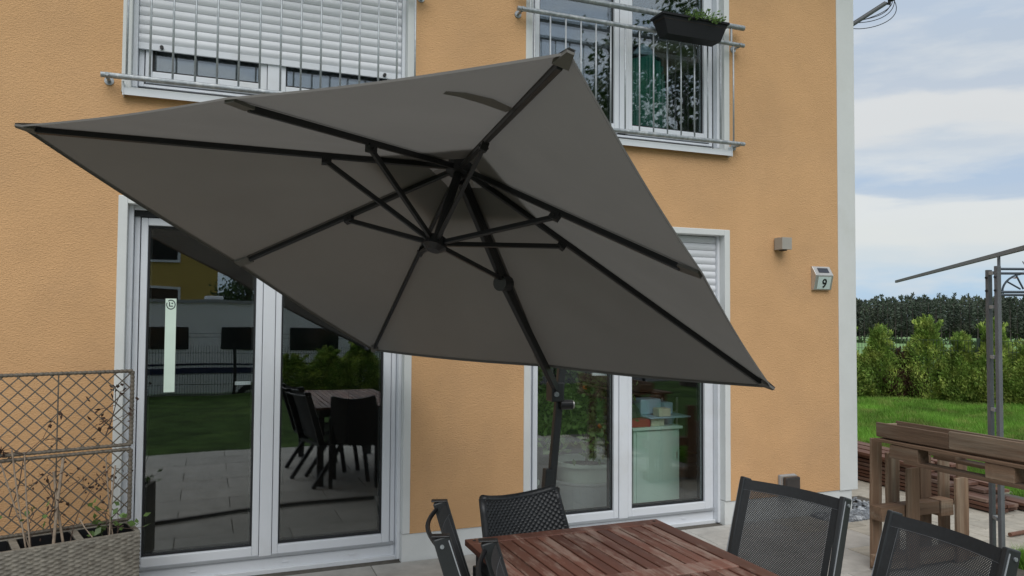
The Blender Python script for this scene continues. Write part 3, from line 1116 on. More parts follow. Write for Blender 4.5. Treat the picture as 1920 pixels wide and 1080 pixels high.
# ------------------------------------------------------------------ cantilever parasol
UA, UB, UC, UD = map(Vector, ((-1.947, -1.286, 2.398), (-0.37, -3.248, 2.287), (1.383, -1.927, 1.28), (-0.194, 0.035, 1.391)))
UN = Vector((0.349, 0.229, 0.909)).normalized()
UCEN = (UA + UB + UC + UD) / 4
APEX = UCEN + UN * 0.559
HUB = UCEN + UN * 0.118
um = thing('cantilever_parasol', 'large tilted taupe cantilever parasol over the garden table', 'parasol', (0.66, -0.92, 0))
corners = [UA, UB, UC, UD]
ring_ = []
for i in range(4):
    a, b = corners[i], corners[(i + 1) % 4]
    ring_ += [a, (a + b) / 2]
cloth = MB()
hem = MB()
seam = MB()
cap = MB()
NS, NT = 16, 18
for k in range(8):
    e0, e1 = ring_[k], ring_[(k + 1) % 8]
    # outer edge slightly drawn in between the rib ends
    pts = []
    for i in range(NT + 1):
        t = 0.10 + 0.90 * i / NT
        for j in range(NS + 1):
            s_ = j / NS
            edge = e0.lerp(e1, s_)
            p_ = APEX.lerp(edge, t)
            sag = math.sin(math.pi * s_) * t * 0.012
            inn = math.sin(math.pi * s_) * t * t * 0.004
            p_ = p_ - UN * sag + (UCEN - edge).normalized() * inn
            wr = 0.0035 * math.sin(5.3 * math.pi * s_ + 1.7 * k) * math.sin(math.pi * s_) * t * t + 0.0022 * math.sin(19 * s_ * t + 9 * t + k * 2.1) * math.sin(math.pi * s_)
            pts.append(p_ + UN * wr * (1 - t ** 5))
    W1 = NS + 1
    cloth.add(pts, [(i * W1 + j, i * W1 + j + 1, (i + 1) * W1 + j + 1, (i + 1) * W1 + j) for i in range(NT) for j in range(NS)])
    last = pts[-W1:]
    for j in range(NS):
        a, b = last[j], last[j + 1]
        ia, ib = a + (APEX - a).normalized() * 0.012, b + (APEX - b).normalized() * 0.012
        seam.add([a - UN * .0018, b - UN * .0018, ib - UN * .0022, ia - UN * .0022], [(0, 1, 2, 3)])
    r0 = (e0 - APEX)
    tv = (e1 - e0).normalized()
    tw = (ring_[(k - 1) % 8] - e0).normalized()
    for dirv in (tv, tw):
        q_ = [APEX + r0 * (0.12 + 0.85 * i / 10) for i in range(11)]
        for i in range(10):
            w0, w1 = 0.022, 0.022
            seam.add([q_[i] + dirv * .006 - UN * .0022, q_[i + 1] + dirv * .006 - UN * .0022, q_[i + 1] + dirv * .017 - UN * .0036, q_[i] + dirv * .017 - UN * .0036], [(0, 1, 2, 3)])
    for j in range(NS):
        a, b = last[j], last[j + 1]
        hem.add([a, b, b - UN * 0.010, a - UN * 0.010], [(0, 1, 2, 3)])
    cp = []
    for i in range(5):
        t = 0.015 + 0.235 * i / 4
        for j in range(5):
            p_ = APEX.lerp(e0.lerp(e1, j / 4), t) + UN * (0.035 - 0.012 * math.sin(math.pi * j / 4))
            cp.append(p_)
    cap.add(cp, [(i * 5 + j, i * 5 + j + 1, (i + 1) * 5 + j + 1, (i + 1) * 5 + j) for i in range(4) for j in range(4)])
cloth_o = cloth.build('canopy', M_CANOPY, um, smooth=True)
cap.build('vent_cap', M_CANOPY, cloth_o, smooth=True)
hem.build('hem', M_HEM, cloth_o)
so_ = seam.build('seam', M_SEAM, cloth_o)
so_['kind'] = 'stuff'
ts = [0.33, 0.46, 0.37, 0.46, 0.325, 0.49, 0.36, 0.46]
for k in range(8):
    end = ring_[k]
    d = (end - APEX)
    ln = d.length
    dn = d.normalized()
    off = -UN * 0.020
    p0 = APEX + dn * 0.045 + off
    frac = 0.965 if k % 2 == 0 else 0.93
    p1 = APEX + d * frac + off
    r = MB().bar(p0, p1, 0.018, 0.026, up=UN).build('rib', M_BLACKM, um, bevel=0.003)
    j = APEX + d * ts[k] - UN * 0.045
    br = MB()
    br.bar(j - dn * 0.022, j + dn * 0.022, 0.030, 0.036, up=UN)
    br.tube([j - dn.cross(UN) * 0.021, j + dn.cross(UN) * 0.021], 0.006, 8)
    br.build('rib_joint', M_BLACKM, r, bevel=0.003)
    hp = HUB + (j - HUB).normalized() * 0.045
    MB().bar(hp, j - UN * 0.004, 0.017, 0.022, up=UN).build('strut', M_BLACKM, um, bevel=0.002)
    # cloth pocket at the rib end
    if k % 2 == 0:
        q0 = APEX + d * 0.965 - UN * 0.012
        sd_ = dn.cross(UN)
        pk = MB()
        pk.add([q0 - sd_ * .026, q0 + sd_ * .026, end + dn * .015 + sd_ * .012 - UN * .004, end + dn * .015 - sd_ * .012 - UN * .004,
                q0 - sd_ * .026 - UN * .016, q0 + sd_ * .026 - UN * .016, end + dn * .015 + sd_ * .010 - UN * .012, end + dn * .015 - sd_ * .010 - UN * .012],
               [(0, 1, 2, 3), (7, 6, 5, 4), (0, 4, 5, 1), (1, 5, 6, 2), (2, 6, 7, 3), (3, 7, 4, 0)])
        o_ = pk.build('corner_pocket', M_HEM, um)
        pt = MB()
        e2 = end + dn * 0.02
        pt.add([end - dn * .075 + UN * .005 - sd_ * .022, end - dn * .075 + UN * .005 + sd_ * .022, e2 + sd_ * .010 + UN * .002, e2 - sd_ * .010 + UN * .002], [(0, 1, 2, 3)])
        pt.build('lit_tip', M_TIP, cloth_o)  # pale sheet painting the lit top of the canopy at its corner
    else:
        q0 = APEX + d * 0.925 - UN * 0.02
        sd_ = dn.cross(UN)
        MB().bar(q0, APEX + d * 0.992 - UN * 0.012, 0.05, 0.012, up=UN).build('rib_pocket', M_HEM, um)
sb = MB()
sp_ = [Vector(q) - UN * 0.012 for q in ((-0.547, -2.750, 2.310), (-0.490, -2.756, 2.308), (-0.399, -2.723, 2.307), (-0.292, -2.647, 2.308))]
wd_ = [0.006, 0.016, 0.022, 0.016]
sv_ = []
for q, w_ in zip(sp_, wd_):
    sv_ += [q + Vector((0.01, -.02, 0)) * (w_ / .02), q - Vector((0.01, -.02, 0)) * (w_ / .02) - Vector((0, 0, .006))]
sb.add(sv_, [(0, 2, 3, 1), (2, 4, 5, 3), (4, 6, 7, 5)])
sb.build('tie_strap', M_HEM, um)
# centre post and hubs
MB().tube([HUB - UN * 0.01, HUB + UN * 0.20, APEX - UN * 0.02], 0.021, 12).build('centre_post', M_BLACKM, um)
MB().tube([HUB - UN * 0.035, HUB - UN * 0.015, HUB + UN * 0.03], [0.030, 0.056, 0.050], 16).build('lower_hub', M_BLACKM, um)
MB().tube([APEX - UN * 0.055, APEX + UN * 0.01], 0.062, 16).build('upper_hub', M_BLACKM, um)
MB().tube([APEX, APEX + UN * 0.06, APEX + UN * 0.085], [0.03, 0.025, 0.008], 12).build('finial', M_BLACKM, um)
# arm from the upper hub down to the slider on the mast
MT = Vector((0.669, -0.93, 1.20))
UCD = (UC + UD) / 2
arm0 = APEX - UN * 0.062 + (UCD - APEX).normalized() * 0.04
armM = APEX + (UCD - APEX) * 0.50 - UN * 0.058
arm = MB()
arm.bar(arm0, armM, 0.026, 0.036, up=UN)
arm.bar(armM, MT + Vector((-0.005, -0.03, 0.0)), 0.030, 0.044, up=UN)
arm.build('arm', M_BLACKM, um, bevel=0.004)
MB().tube([armM - Vector((0.03, 0.02, 0)), armM + Vector((0.03, 0.02, 0))], 0.042, 14).build('tilt_joint', M_BLACKM, um)
mtop = Vector((0.83, -0.90, 2.42))
mfoot = Vector((0.597, -0.935, 0.09))
mast = MB()
mast.bar(mfoot, mtop, 0.044, 0.044, up=(0, -1, 0))
mast.build('mast', M_CHARM, um, bevel=0.008)
MB().bar(mtop - Vector((0, 0, .02)), APEX + UN * 0.03 + Vector((.25, .18, .12)), 0.03, 0.045).build('upper_arm', M_BLACKM, um) if False else None
b = MB()
b.bar(MT + Vector((.004, 0, -0.075)), MT + Vector((0.004, 0, 0.035)), 0.078, 0.085, up=(0, -1, 0))
sl_ = b.build('slider', M_CHARM, um, bevel=0.006)
MB().tube([MT + Vector((-.012, -.046, -.03)), MT + Vector((-.012, -.060, -.03))], 0.014, 12).build('bolt', M_GALV, sl_)
b = MB()
kb = MT + Vector((0.055, -0.02, -0.095))
b.tube([kb - Vector((0.03, 0, 0)), kb + Vector((0.045, -0.012, 0))], 0.028, 16)
b.build('crank_knob', M_BLACKM, um, bevel=0.004)
MB().tube([kb + Vector((0.046, -0.012, 0)), kb + Vector((0.052, -0.013, 0))], 0.022, 16).build('knob_cap', M_STEEL, um)
b = MB()
b.bar((0.62, -0.935, 0.60), (0.632, -0.933, 0.74), 0.053, 0.053, up=(0, -1, 0))
b.build('lower_sleeve', M_CHARM, um, bevel=0.006)
kk = Vector((0.658, -0.94, 0.60))
b = MB()
b.tube([kk, kk + Vector((.03, -.005, 0))], 0.006, 8)
b.tube([kk + Vector((.03, -.005, -.028)), kk + Vector((.03, -.005, .028))], 0.009, 8)
b.build('locking_screw', M_BLACKM, um)
MB().tube(bez((0.66, -.95, .60), (0.69, -.96, .56), (0.64, -.97, .40), (0.67, -.96, .16)), 0.005, 6).build('pull_cord', M_BLACKM, um)
b = MB()
b.box(0.10, 1.10, -0.965, -0.905, 0.02, 0.07)
b.box(0.567, 0.627, -1.435, -0.9655, 0.02, 0.07)
b.box(0.567, 0.627, -0.9045, -0.435, 0.02, 0.07)
b.bar((0.597, -0.935, 0.0701), (0.604, -0.935, 0.30), 0.075, 0.075, up=(0, -1, 0))
b.build('cross_base', M_BLACKM, um, bevel=0.004)
for i, (xx, yy) in enumerate(((0.36, -1.18), (0.84, -1.18), (0.36, -0.69), (0.84, -0.69))):
    o_ = MB().box(xx - .2, xx + .2, yy - .2, yy + .2, 0.002, 0.048).build('weight_slab', M_SLAB, um, bevel=0.004)

# ------------------------------------------------------------------ garden table
TX0, TX1, TY1, TY0, TZ = -0.253, 0.622, -2.085, -3.78, 0.74
tb = thing('garden_table', 'red-brown slatted wooden garden table with worn pale patches', 'table', (0.185, -2.9, 0))
fm = MB()
FW = 0.062
fm.add([(TX0, TY1, 0), (TX1, TY1, 0)], [])


def board(x0, x1, y0, y1, name='frame_board', m=None, z0=None, z1=None, par=None):
    return MB().box(x0, x1, y0, y1, TZ - 0.024 if z0 is None else z0, TZ if z1 is None else z1).build(name, m or M_TABLE, par or tb, bevel=0.0025)


def table_wood():
    """weathered hardwood: long grain along y, pale worn patches"""
    m = M_TABLE
    T_ = m.node_tree
    N_ = T_.nodes
    L_ = T_.links
    b_ = N_['Principled BSDF']
    src = b_.inputs['Base Color'].links[0].from_socket
    geo = N_.new('ShaderNodeNewGeometry')
    nn = N_.new('ShaderNodeTexNoise')
    nn.inputs['Scale'].default_value = 6.0
    nn.inputs['Detail'].default_value = 8
    nn.inputs['Roughness'].default_value = 0.72
    mp0 = N_.new('ShaderNodeMapping')
    mp0.inputs['Scale'].default_value = (2.6, 0.7, 1)
    L_.new(geo.outputs['Position'], mp0.inputs[0])
    L_.new(mp0.outputs[0], nn.inputs['Vector'])
    mp = N_.new('ShaderNodeMapping')
    mp.inputs['Scale'].default_value = (90, 5, 5)
    L_.new(geo.outputs['Position'], mp.inputs[0])
    gr = N_.new('ShaderNodeTexNoise')
    gr.inputs['Scale'].default_value = 1.0
    gr.inputs['Detail'].default_value = 4
    L_.new(mp.outputs[0], gr.inputs['Vector'])
    oi = N_.new('ShaderNodeObjectInfo')
    a1 = N_.new('ShaderNodeMath')
    a1.operation = 'MULTIPLY_ADD'
    a1.inputs[1].default_value = 0.10
    L_.new(oi.outputs['Random'], a1.inputs[0])
    L_.new(nn.outputs[0], a1.inputs[2])
    a2 = N_.new('ShaderNodeMath')
    a2.operation = 'MULTIPLY_ADD'
    a2.inputs[1].default_value = 0.30
    L_.new(gr.outputs[0], a2.inputs[0])
    L_.new(a1.outputs[0], a2.inputs[2])
    mr = N_.new('ShaderNodeMapRange')
    mr.inputs[1].default_value = 0.70
    mr.inputs[2].default_value = 0.83
    mr.inputs[4].default_value = 0.62
    L_.new(a2.outputs[0], mr.inputs[0])
    mi = N_.new('ShaderNodeMixRGB')
    mi.inputs[2].default_value = (0.36, 0.27, 0.22, 1)
    L_.new(mr.outputs[0], mi.inputs[0])
    L_.new(src, mi.inputs[1])
    L_.new(mi.outputs[0], b_.inputs['Base Color'])


table_wood()
board(TX0, TX1, TY1 - FW, TY1)
board(TX0, TX0 + FW, TY0, TY1 - FW - .001)
board(TX1 - FW, TX1, TY0, TY1 - FW - .001)
ymid = [-2.640, -2.725]
sx0, sx1 = TX0 + FW + 0.006, TX1 - FW - 0.006
ns = 14
pitch = (sx1 - sx0 + 0.006) / ns
for (ya, yb) in ((TY1 - FW - 0.005, ymid[0]), (ymid[1] - 0.004, -3.70)):
    s0 = None
    for i in range(ns):
        a = sx0 + i * pitch
        o_ = MB().box(a, a + pitch - 0.0075, yb + 0.003, ya, TZ - 0.022, TZ - 0.002).build('slat', M_TABLE, tb, bevel=0.002)
        o_.location.z += random.uniform(-0.001, 0.001)
board(TX0 + FW + .001, TX1 - FW - .001, ymid[1], ymid[0])
board(TX0 + FW + .001, TX1 - FW - .001, TY0, -3.705)
dk = MB()
dk.ring(TX0 + .03, TX1 - .03, 0, 0, 0, 0, 0, 0, 0, 0) if False else None
ap = MB()
ap.box(TX0 + .035, TX1 - .035, TY1 - .06, TY1 - .035, TZ - .095, TZ - .0245)
ap.box(TX0 + .035, TX0 + .06, TY0 + .06, TY1 - .061, TZ - .095, TZ - .0245)
ap.box(TX1 - .06, TX1 - .035, TY0 + .06, TY1 - .061, TZ - .095, TZ - .0245)
ap.box(TX0 + .035, TX1 - .035, TY0 + .035, TY0 + .059, TZ - .095, TZ - .0245)
ap.box(TX0 + .061, TX1 - .061, -2.70, -2.66, TZ - .085, TZ - .0245)
ap.build('apron', M_CHARM, tb)
for xx in (TX0 + .055, TX1 - .055):
    for yy in (TY0 + .055, TY1 - .055):
        MB().box(xx - .03, xx + .03, yy - .03, yy + .03, 0.0, TZ - .096).build('leg', M_CHARM, tb, bevel=0.004)
for xx in (TX0 + .03, TX1 - .03):
    MB().tube([(xx, TY1 - .03, TZ), (xx, TY1 - .03, TZ + .0012)], 0.007, 10).build('screw', M_DARK, tb)


# ------------------------------------------------------------------ sling chairs
def uvgrid(P, nu, nv, w_, h_, name, m, parent):
    vs_, fs_, uv = [], [], []
    for j in range(nv + 1):
        for i in range(nu + 1):
            vs_.append(P(i / nu, j / nv))
    for j in range(nv):
        for i in range(nu):
            q_ = [(i, j), (i + 1, j), (i + 1, j + 1), (i, j + 1)]
            fs_.append([b_ * (nu + 1) + a_ for a_, b_ in q_])
            uv += [(a_ / nu * w_, b_ / nv * h_) for a_, b_ in q_]
    me = bpy.data.meshes.new(name)
    me.from_pydata([tuple(v) for v in vs_], [], fs_)
    lay = me.uv_layers.new(name='UVMap')
    for k_, q_ in enumerate(uv):
        lay.data[k_].uv = q_
    me.polygons.foreach_set('use_smooth', [True] * len(me.polygons))
    me.materials.append(m)
    o = bpy.data.objects.new(name, me)
    col.objects.link(o)
    o.parent = parent
    return o


def sling_chair(label, loc, rz, top=0.885, hw=0.24, loops=False):
    """local frame: sitter faces +x, chair width along y"""
    t = thing('sling_chair', label, 'garden chair', loc, rz, 'black mesh chairs around the garden table')
    zs_, xs_ = 0.42, -0.20
    bx, bz = -0.36, top           # top of the backrest
    for s in (-1, 1):
        y_ = s * hw
        up = MB()
        up.bar((bx, y_, bz), (xs_ - 0.01, y_, zs_ - 0.02), 0.026, 0.058, up=(1, 0, 0))
        up.build('side_rail', M_CHARM, t, bevel=0.006, world=False)
        e_ = MB().bar((bx + 0.026, y_ + s * 0.0135, bz - 0.01), (xs_ + 0.018, y_ + s * 0.0135, zs_), 0.003, 0.004, up=(1, 0, 0)).build('rail_edge', M_GREYP, t, world=False)
        MB().bar((xs_ - 0.01, y_, zs_ - 0.02), (0.24, y_, zs_ + 0.01), 0.026, 0.040).build('seat_rail', M_CHARM, t, bevel=0.005, world=False)
        MB().bar((0.26, y_ + s * .027, 0.0), (0.20, y_ + s * .027, zs_ + 0.03), 0.026, 0.040, up=(1, 0, 0)).build('leg', M_CHARM, t, bevel=0.005, world=False)
        MB().bar((-0.30, y_ + s * .027, 0.0), (0.02, y_ + s * .027, zs_ + 0.02), 0.026, 0.040, up=(1, 0, 0)).build('leg', M_CHARM, t, bevel=0.005, world=False)
        if loops:
            MB().bar((bx - .002, y_, bz - 0.001), (bx - .002, y_, bz + 0.006), 0.032, 0.064, up=(1, 0, 0)).build('end_cap', M_BLACKM, t, bevel=0.003, world=False)
        MB().tube([(bx + .004, y_ + s * .013, bz - .03), (bx + .004, y_ + s * .018, bz - .03)], 0.007, 10).build('bolt', M_GALV, t, world=False)
    MB().bar((-0.215, -hw, zs_ - 0.03), (-0.215, hw, zs_ - 0.03), 0.026, 0.03).build('cross_bar', M_CHARM, t, world=False)

    def back(u, v):
        y_ = (u - 0.5) * 2 * (hw - 0.012)
        z_ = zs_ + 0.0 + (bz - 0.004 - zs_) * v
        x_ = xs_ + (bx - xs_) * v + 0.022
        bow = 0.030 * math.sin(math.pi * u)
        return (x_ - bow, y_, z_)

    def seat(u, v):
        y_ = (u - 0.5) * 2 * (hw - 0.012)
        x_ = xs_ + 0.02 + (0.235 - xs_ - 0.02) * v
        return (x_, y_, zs_ + 0.012 - 0.03 * math.sin(math.pi * u))

    def sub(P, u0, u1, v0, v1, o_=0.0):
        return lambda u, v: tuple(Vector(P(u0 + (u1 - u0) * u, v0 + (v1 - v0) * v)) + Vector((o_, 0, 0)))
    K = 2 * math.pi / 0.0095
    uvgrid(sub(back, .07, .93, .0, .91), 14, 10, 2 * hw * .86 * K, (bz - zs_) * .91 * K, 'backrest', M_SLING, t)
    bd_ = uvgrid(sub(back, .0, 1, .91, 1.0), 14, 2, 1, 1, 'backrest_hem', M_SLINGB, t)
    uvgrid(sub(back, .0, .07, .0, .91), 2, 8, 1, 1, 'side_hem', M_SLINGB, t)
    uvgrid(sub(back, .93, 1.0, .0, .91), 2, 8, 1, 1, 'side_hem', M_SLINGB, t)
    for u_ in (.075, .925):
        MB().tube([Vector(back(u_, v_ / 10)) + Vector((.0012, 0, 0)) for v_ in range(0, 10)], 0.0007, 4).build('stitching', M_ANTHR, t, world=False)
    MB().tube([Vector(back(u_ / 14, .905)) + Vector((.0012, 0, 0)) for u_ in range(0, 15)], 0.0007, 4).build('stitching', M_ANTHR, t, world=False)
    uvgrid(seat, 12, 10, 2 * hw * K, 0.42 * K, 'seat', M_SLING, t)
    if loops:
        # bowed top bar that serves as a carrying handle
        MB().tube([(bx - 0.012 - 0.034 * math.sin(math.pi * i / 12), -hw + 2 * hw * i / 12, bz - 0.03) for i in range(13)], 0.0085, 8).build('handle_bar', M_BLACKM, t, world=False)
    return t


def place_back(p_far, p_near, facing_sign=1):
    """world loc and rotation so that the backrest top runs between two plan points"""
    a = Vector((p_far[0], p_far[1]))
    b = Vector((p_near[0], p_near[1]))
    mid = (a + b) / 2
    d = (b - a).normalized()
    n = Vector((-d.y, d.x)) * facing_sign
    rz = math.atan2(n.y, n.x)
    off = Vector((math.cos(rz), math.sin(rz))) * 0.36
    return (mid.x + off.x, mid.y + off.y, 0), rz


l_, r_ = place_back((1.104, -2.086), (1.231, -2.545), -1)
sling_chair('black mesh chair at the right side of the table, nearest the wall', l_, r_, top=0.885)
l_, r_ = place_back((1.235, -2.789), (1.199, -3.262), -1)
sling_chair('black mesh chair at the lower right corner of the photo, in front of the pallets', l_, r_, top=0.885)
l_, r_ = place_back((-0.345, -2.05), (-0.470, -2.49), 1)
sling_chair('black mesh chair seen edge-on at the far left corner of the table', l_, r_, top=0.885, loops=True)
l_, r_ = place_back((-0.345, -2.615), (-0.470, -3.055), 1)
sling_chair('black mesh chair seen edge-on at the bottom edge, left side of the table', l_, r_, top=0.885, loops=True)

# ------------------------------------------------------------------ wicker armchair at the far end
wc = thing('wicker_chair', 'black wicker armchair pushed in at the far end of the table', 'garden chair', (0.12, -1.83, 0), 0.0)
wa = R(12.9)
ca, sa_ = math.cos(wa), math.sin(wa)
BL = Vector((-0.115, -1.985, 0))
dirr = Vector((ca, sa_, 0))
nf = Vector((sa_, -ca, 0))        # the way the sitter faces
WW = 0.40


def wback(u, v):
    z_ = 0.40 + 0.425 * v + (0.028 * (2 * u - 1) ** 2 * v)
    lean = -0.10 * v
    flare = 0.24 * (1 - v) * max(0.0, u - 0.3)
    bow = -0.045 * math.sin(math.pi * u)
    p_ = BL + dirr * (u * WW * 0.96 + flare * 0.5) + nf * (lean + bow + 0.06)
    p_.z = z_
    return p_, nf


weave('backrest', wback, 34, 38, 0.0062, M_WICKER, wc, 4, 3)
weave('backrest_rear', lambda u, v: (wback(1 - u, v)[0] - nf * 0.03, -nf), 26, 30, 0.006, M_WICKER, wc, 3, 2)
MB().tube([wback(i / 16, 1.0)[0] - nf * 0.014 for i in range(17)], 0.017, 10).build('top_roll', M_WICKER, wc, smooth=True)
for u_ in (0.0, 1.0):
    MB().tube([wback(u_, j / 8)[0] - nf * 0.014 for j in range(9)], 0.016, 10).build('side_roll', M_WICKER, wc, smooth=True)


def wseat(u, v):
    p_ = BL + dirr * (u * WW) + nf * (0.02 + 0.42 * v)
    p_.z = 0.43
    return p_, Vector((0, 0, 1))


weave('seat', wseat, 22, 20, 0.006, M_WICKER, wc, 3, 2)
weave('seat_front', lambda u, v: (BL + dirr * (u * WW) + nf * 0.45 + Vector((0, 0, 0.34 + 0.09 * v)), nf), 22, 5, 0.006, M_WICKER, wc, 3, 2)
for u_ in (-0.01, WW + 0.01):
    b0 = BL + dirr * u_
    pts = [b0 + nf * (-0.02 + 0.06 * i) + Vector((0, 0, 0.635 + 0.012 * math.sin(math.pi * i / 7))) for i in range(8)]
    pts += [pts[-1] + nf * 0.03 + Vector((0, 0, -0.05))]
    MB().tube(pts, 0.024, 10).build('armrest', M_WICKER, wc, smooth=True)
    MB().bar(b0 + nf * 0.42 + Vector((0, 0, 0)), b0 + nf * 0.42 + Vector((0, 0, 0.62)), 0.035, 0.035).build('leg', M_WICKER, wc, bevel=0.008)
    MB().bar(b0 + nf * 0.0, b0 + nf * 0.0 + Vector((0, 0, 0.62)), 0.035, 0.035).build('leg', M_WICKER, wc, bevel=0.008)

# ------------------------------------------------------------------ rattan planter and trellis
PR = Vector((-1.591, -0.256, 0))
pd = Vector((-0.957, -0.289, 0)).normalized()     # along the planter to the left
pn = Vector((0.289, -0.957, 0)).normalized()      # towards the camera
PW, PDp, PH = 1.30, 0.262, 0.480
pl = thing('rattan_planter', 'long grey rattan planter box against the wall left of the door', 'planter', tuple(PR))


def pp(a, b, z):
    q = PR + pd * a + pn * b
    return Vector((q.x, q.y, z))


weave('front_panel', lambda u, v: (pp(PW * (1 - u), PDp, 0.01 + (PH - 0.02) * v), pn), 44, 42, 0.007, M_RATTAN, pl, 4, 3)
weave('side_panel', lambda u, v: (pp(0, PDp * (1 - u), 0.01 + (PH - 0.02) * v), -pd), 9, 42, 0.007, M_RATTAN, pl, 4, 3)
b = MB()
b.bar(pp(0, PDp - .012, PH - .006), pp(PW, PDp - .012, PH - .006), 0.024, 0.014)
b.bar(pp(0, .012, PH - .006), pp(PW, .012, PH - .006), 0.024, 0.014)
hole = []
a = 0.014
for wd_, gap in ((0.225, 0.035), (0.225, 0.035), (0.225, 0.035), (0.225, 0.035), (0.16, .0)):
    hole.append((a + 0.01, a + 0.01 + wd_))
    a += wd_ + gap + 0.01
b.bar(pp(0.006, .024, PH - .006), pp(0.006, PDp - .024, PH - .006), 0.022, 0.014)
for i in range(len(hole) - 1):
    m_ = (hole[i][1] + hole[i + 1][0]) / 2
    b.bar(pp(m_, .0245, PH - .006), pp(m_, PDp - .0245, PH - .006), 0.034, 0.014)
b.build('rim', M_RATTAN, pl, bevel=0.003)
lin = MB()
soil = MB()
for h0, h1 in hole:
    q = [pp(h0, .03, PH - .004), pp(h1, .03, PH - .004), pp(h1, PDp - .03, PH - .004), pp(h0, PDp - .03, PH - .004)]
    q2 = [v - Vector((0, 0, .14)) for v in q]
    lin.add(q + q2, [(0, 1, 5, 4), (1, 2, 6, 5), (2, 3, 7, 6), (3, 0, 4, 7), (4, 5, 6, 7)])
    s4 = [v - Vector((0, 0, .055)) for v in q]
    soil.add(s4, [(0, 1, 2, 3)])
lin.build('liner', M_LINER, pl)
soil.build('soil', M_SOIL, pl)
MB().bar(pp(PW, 0.0, 0.24), pp(PW, PDp, 0.24), 0.01, 0.48).build('end_panel', M_RATTAN, pl)
MB().bar(pp(0, 0.003, 0.24), pp(PW, 0.003, 0.24), 0.006, 0.47).build('back_panel', M_RATTAN, pl)

tr = thing('trellis', 'rattan wrapped diamond trellis rising from the back of the planter', 'trellis', tuple(PR))
TB = 0.012


def rope(p, q, r, name, parent):
    """rod wrapped with rattan: slightly ribbed tube"""
    p = Vector(p)
    q = Vector(q)
    n = max(6, int((q - p).length / 0.011))
    pts = [p.lerp(q, i / n) for i in range(n + 1)]
    return MB().tube(pts, [r * (1.0 if i % 2 else 0.80) for i in range(n + 1)], 8).build(name, M_LATT, parent)


levels = [(0.492, 0.872), (0.898, 1.300)]
for z0, z1 in levels:
    rope(pp(0, TB, z0), pp(PW, TB, z0), 0.0105, 'frame_rod', tr)
    rope(pp(0, TB, z1), pp(PW, TB, z1), 0.0105, 'frame_rod', tr)
    rope(pp(0.0, TB, z0), pp(0.0, TB, z1), 0.0115, 'frame_rod', tr)
    rope(pp(PW, TB, z0), pp(PW, TB, z1), 0.0115, 'frame_rod', tr)
    rope(pp(0.355, TB + .004, z0), pp(0.355, TB + .004, z1), 0.004, 'upright', tr)
    H_ = z1 - z0
    pitch_ = 0.074
    for sgn, oo in ((1, 0.004), (-1, -0.004)):
        a = -H_ + 0.03
        while a < PW:
            # strip from (a, z0) going up at 45 degrees, clipped to the panel
            pts = []
            a0, a1 = a, a + H_
            zz0, zz1 = z0, z1
            if a0 < 0:
                zz0 = z0 - a0
                a0 = 0
            if a1 > PW:
                zz1 = z0 + (PW - a)
                a1 = PW
            if a1 > a0 + 0.02:
                if sgn > 0:
                    p0, p1 = pp(a0, TB + oo, zz0), pp(a1, TB + oo, zz1)
                else:
                    p0, p1 = pp(a0, TB + oo, z0 + z1 - zz0), pp(a1, TB + oo, z0 + z1 - zz1)
                MB().bar(p0, p1, 0.003, 0.0062, up=(0, 0, 1)).build('lattice_strip', M_LATT, tr)
            a += pitch_


def vine(name, label, path, r, nleaf, spread, m_leaf, seed, ls=0.028, group=None, cat='dead plant', mst=None):
    random.seed(seed)
    t = thing(name, label, cat, tuple(path[0]), group=group)
    st_ = MB()
    st_.tube(path, r, 6, r2=r * 0.5)
    tips = []
    for k in range(6):
        i = random.randint(len(path) // 3, len(path) - 1)
        s_ = Vector(path[i])
        e_ = s_ + Vector((random.uniform(-.12, .12), random.uniform(-.04, .03), random.uniform(-.02, .12)))
        st_.tube([s_, (s_ + e_) / 2 + Vector((0, 0, random.uniform(-.02, .03))), e_], r * 0.5, 5)
        tips.append(e_)
    st_.build('stem', mst or M_STEM, t)
    P2 = []
    for k in range(nleaf):
        c_ = random.choice(tips + [Vector(path[-1])])
        P2.append([c_.x + random.gauss(0, spread), c_.y + random.gauss(0, spread * .5), c_.z + random.gauss(0, spread)])
    P2 = np.array(P2)
    leaves('foliage', P2, rng.normal(0, 1, P2.shape), ls, ls * .6, m_leaf, t, offs=tuple(t.location))
    return t


# canes and dead plants (a = distance along the planter from its right end)
def cane(a0, b0, z0, a1, b1, z1, r, label):
    o = MB().tube([pp(a0, b0, z0), pp((a0 + a1) / 2 + .004, (b0 + b1) / 2, (z0 + z1) / 2), pp(a1, b1, z1)], r, 8).build('plant_cane', M_CANE)
    tag(o, label, 'cane', group='canes standing in the planter')


cane(.49, .15, .43, .555, .05, .93, .0042, 'leftmost pale cane in the middle opening of the planter, tallest of its cluster')
cane(.475, .16, .43, .50, .05, .90, .0040, 'thin pale cane leaning right of the tallest cane')
cane(.47, .14, .43, .60, .05, .87, .0035, 'thin cane leaning left behind the tallest cane')
cane(.38, .17, .43, .33, .06, .865, .0075, 'thick pale stake standing in the middle of the planter')
cane(.33, .15, .43, .37, .05, .80, .0065, 'short grey stake leaning left beside the thick pale stake')
cane(.125, .16, .43, .085, .06, .80, .0045, 'pale cane at the right end of the planter')
cane(.105, .15, .43, .13, .05, .85, .0035, 'thin cane leaning left at the right end of the planter')
cane(.21, .20, .47, .26, .12, .56, .0030, 'short twig leaning over the right opening of the planter')


def V3(a, b, z):
    return pp(a, b, z)


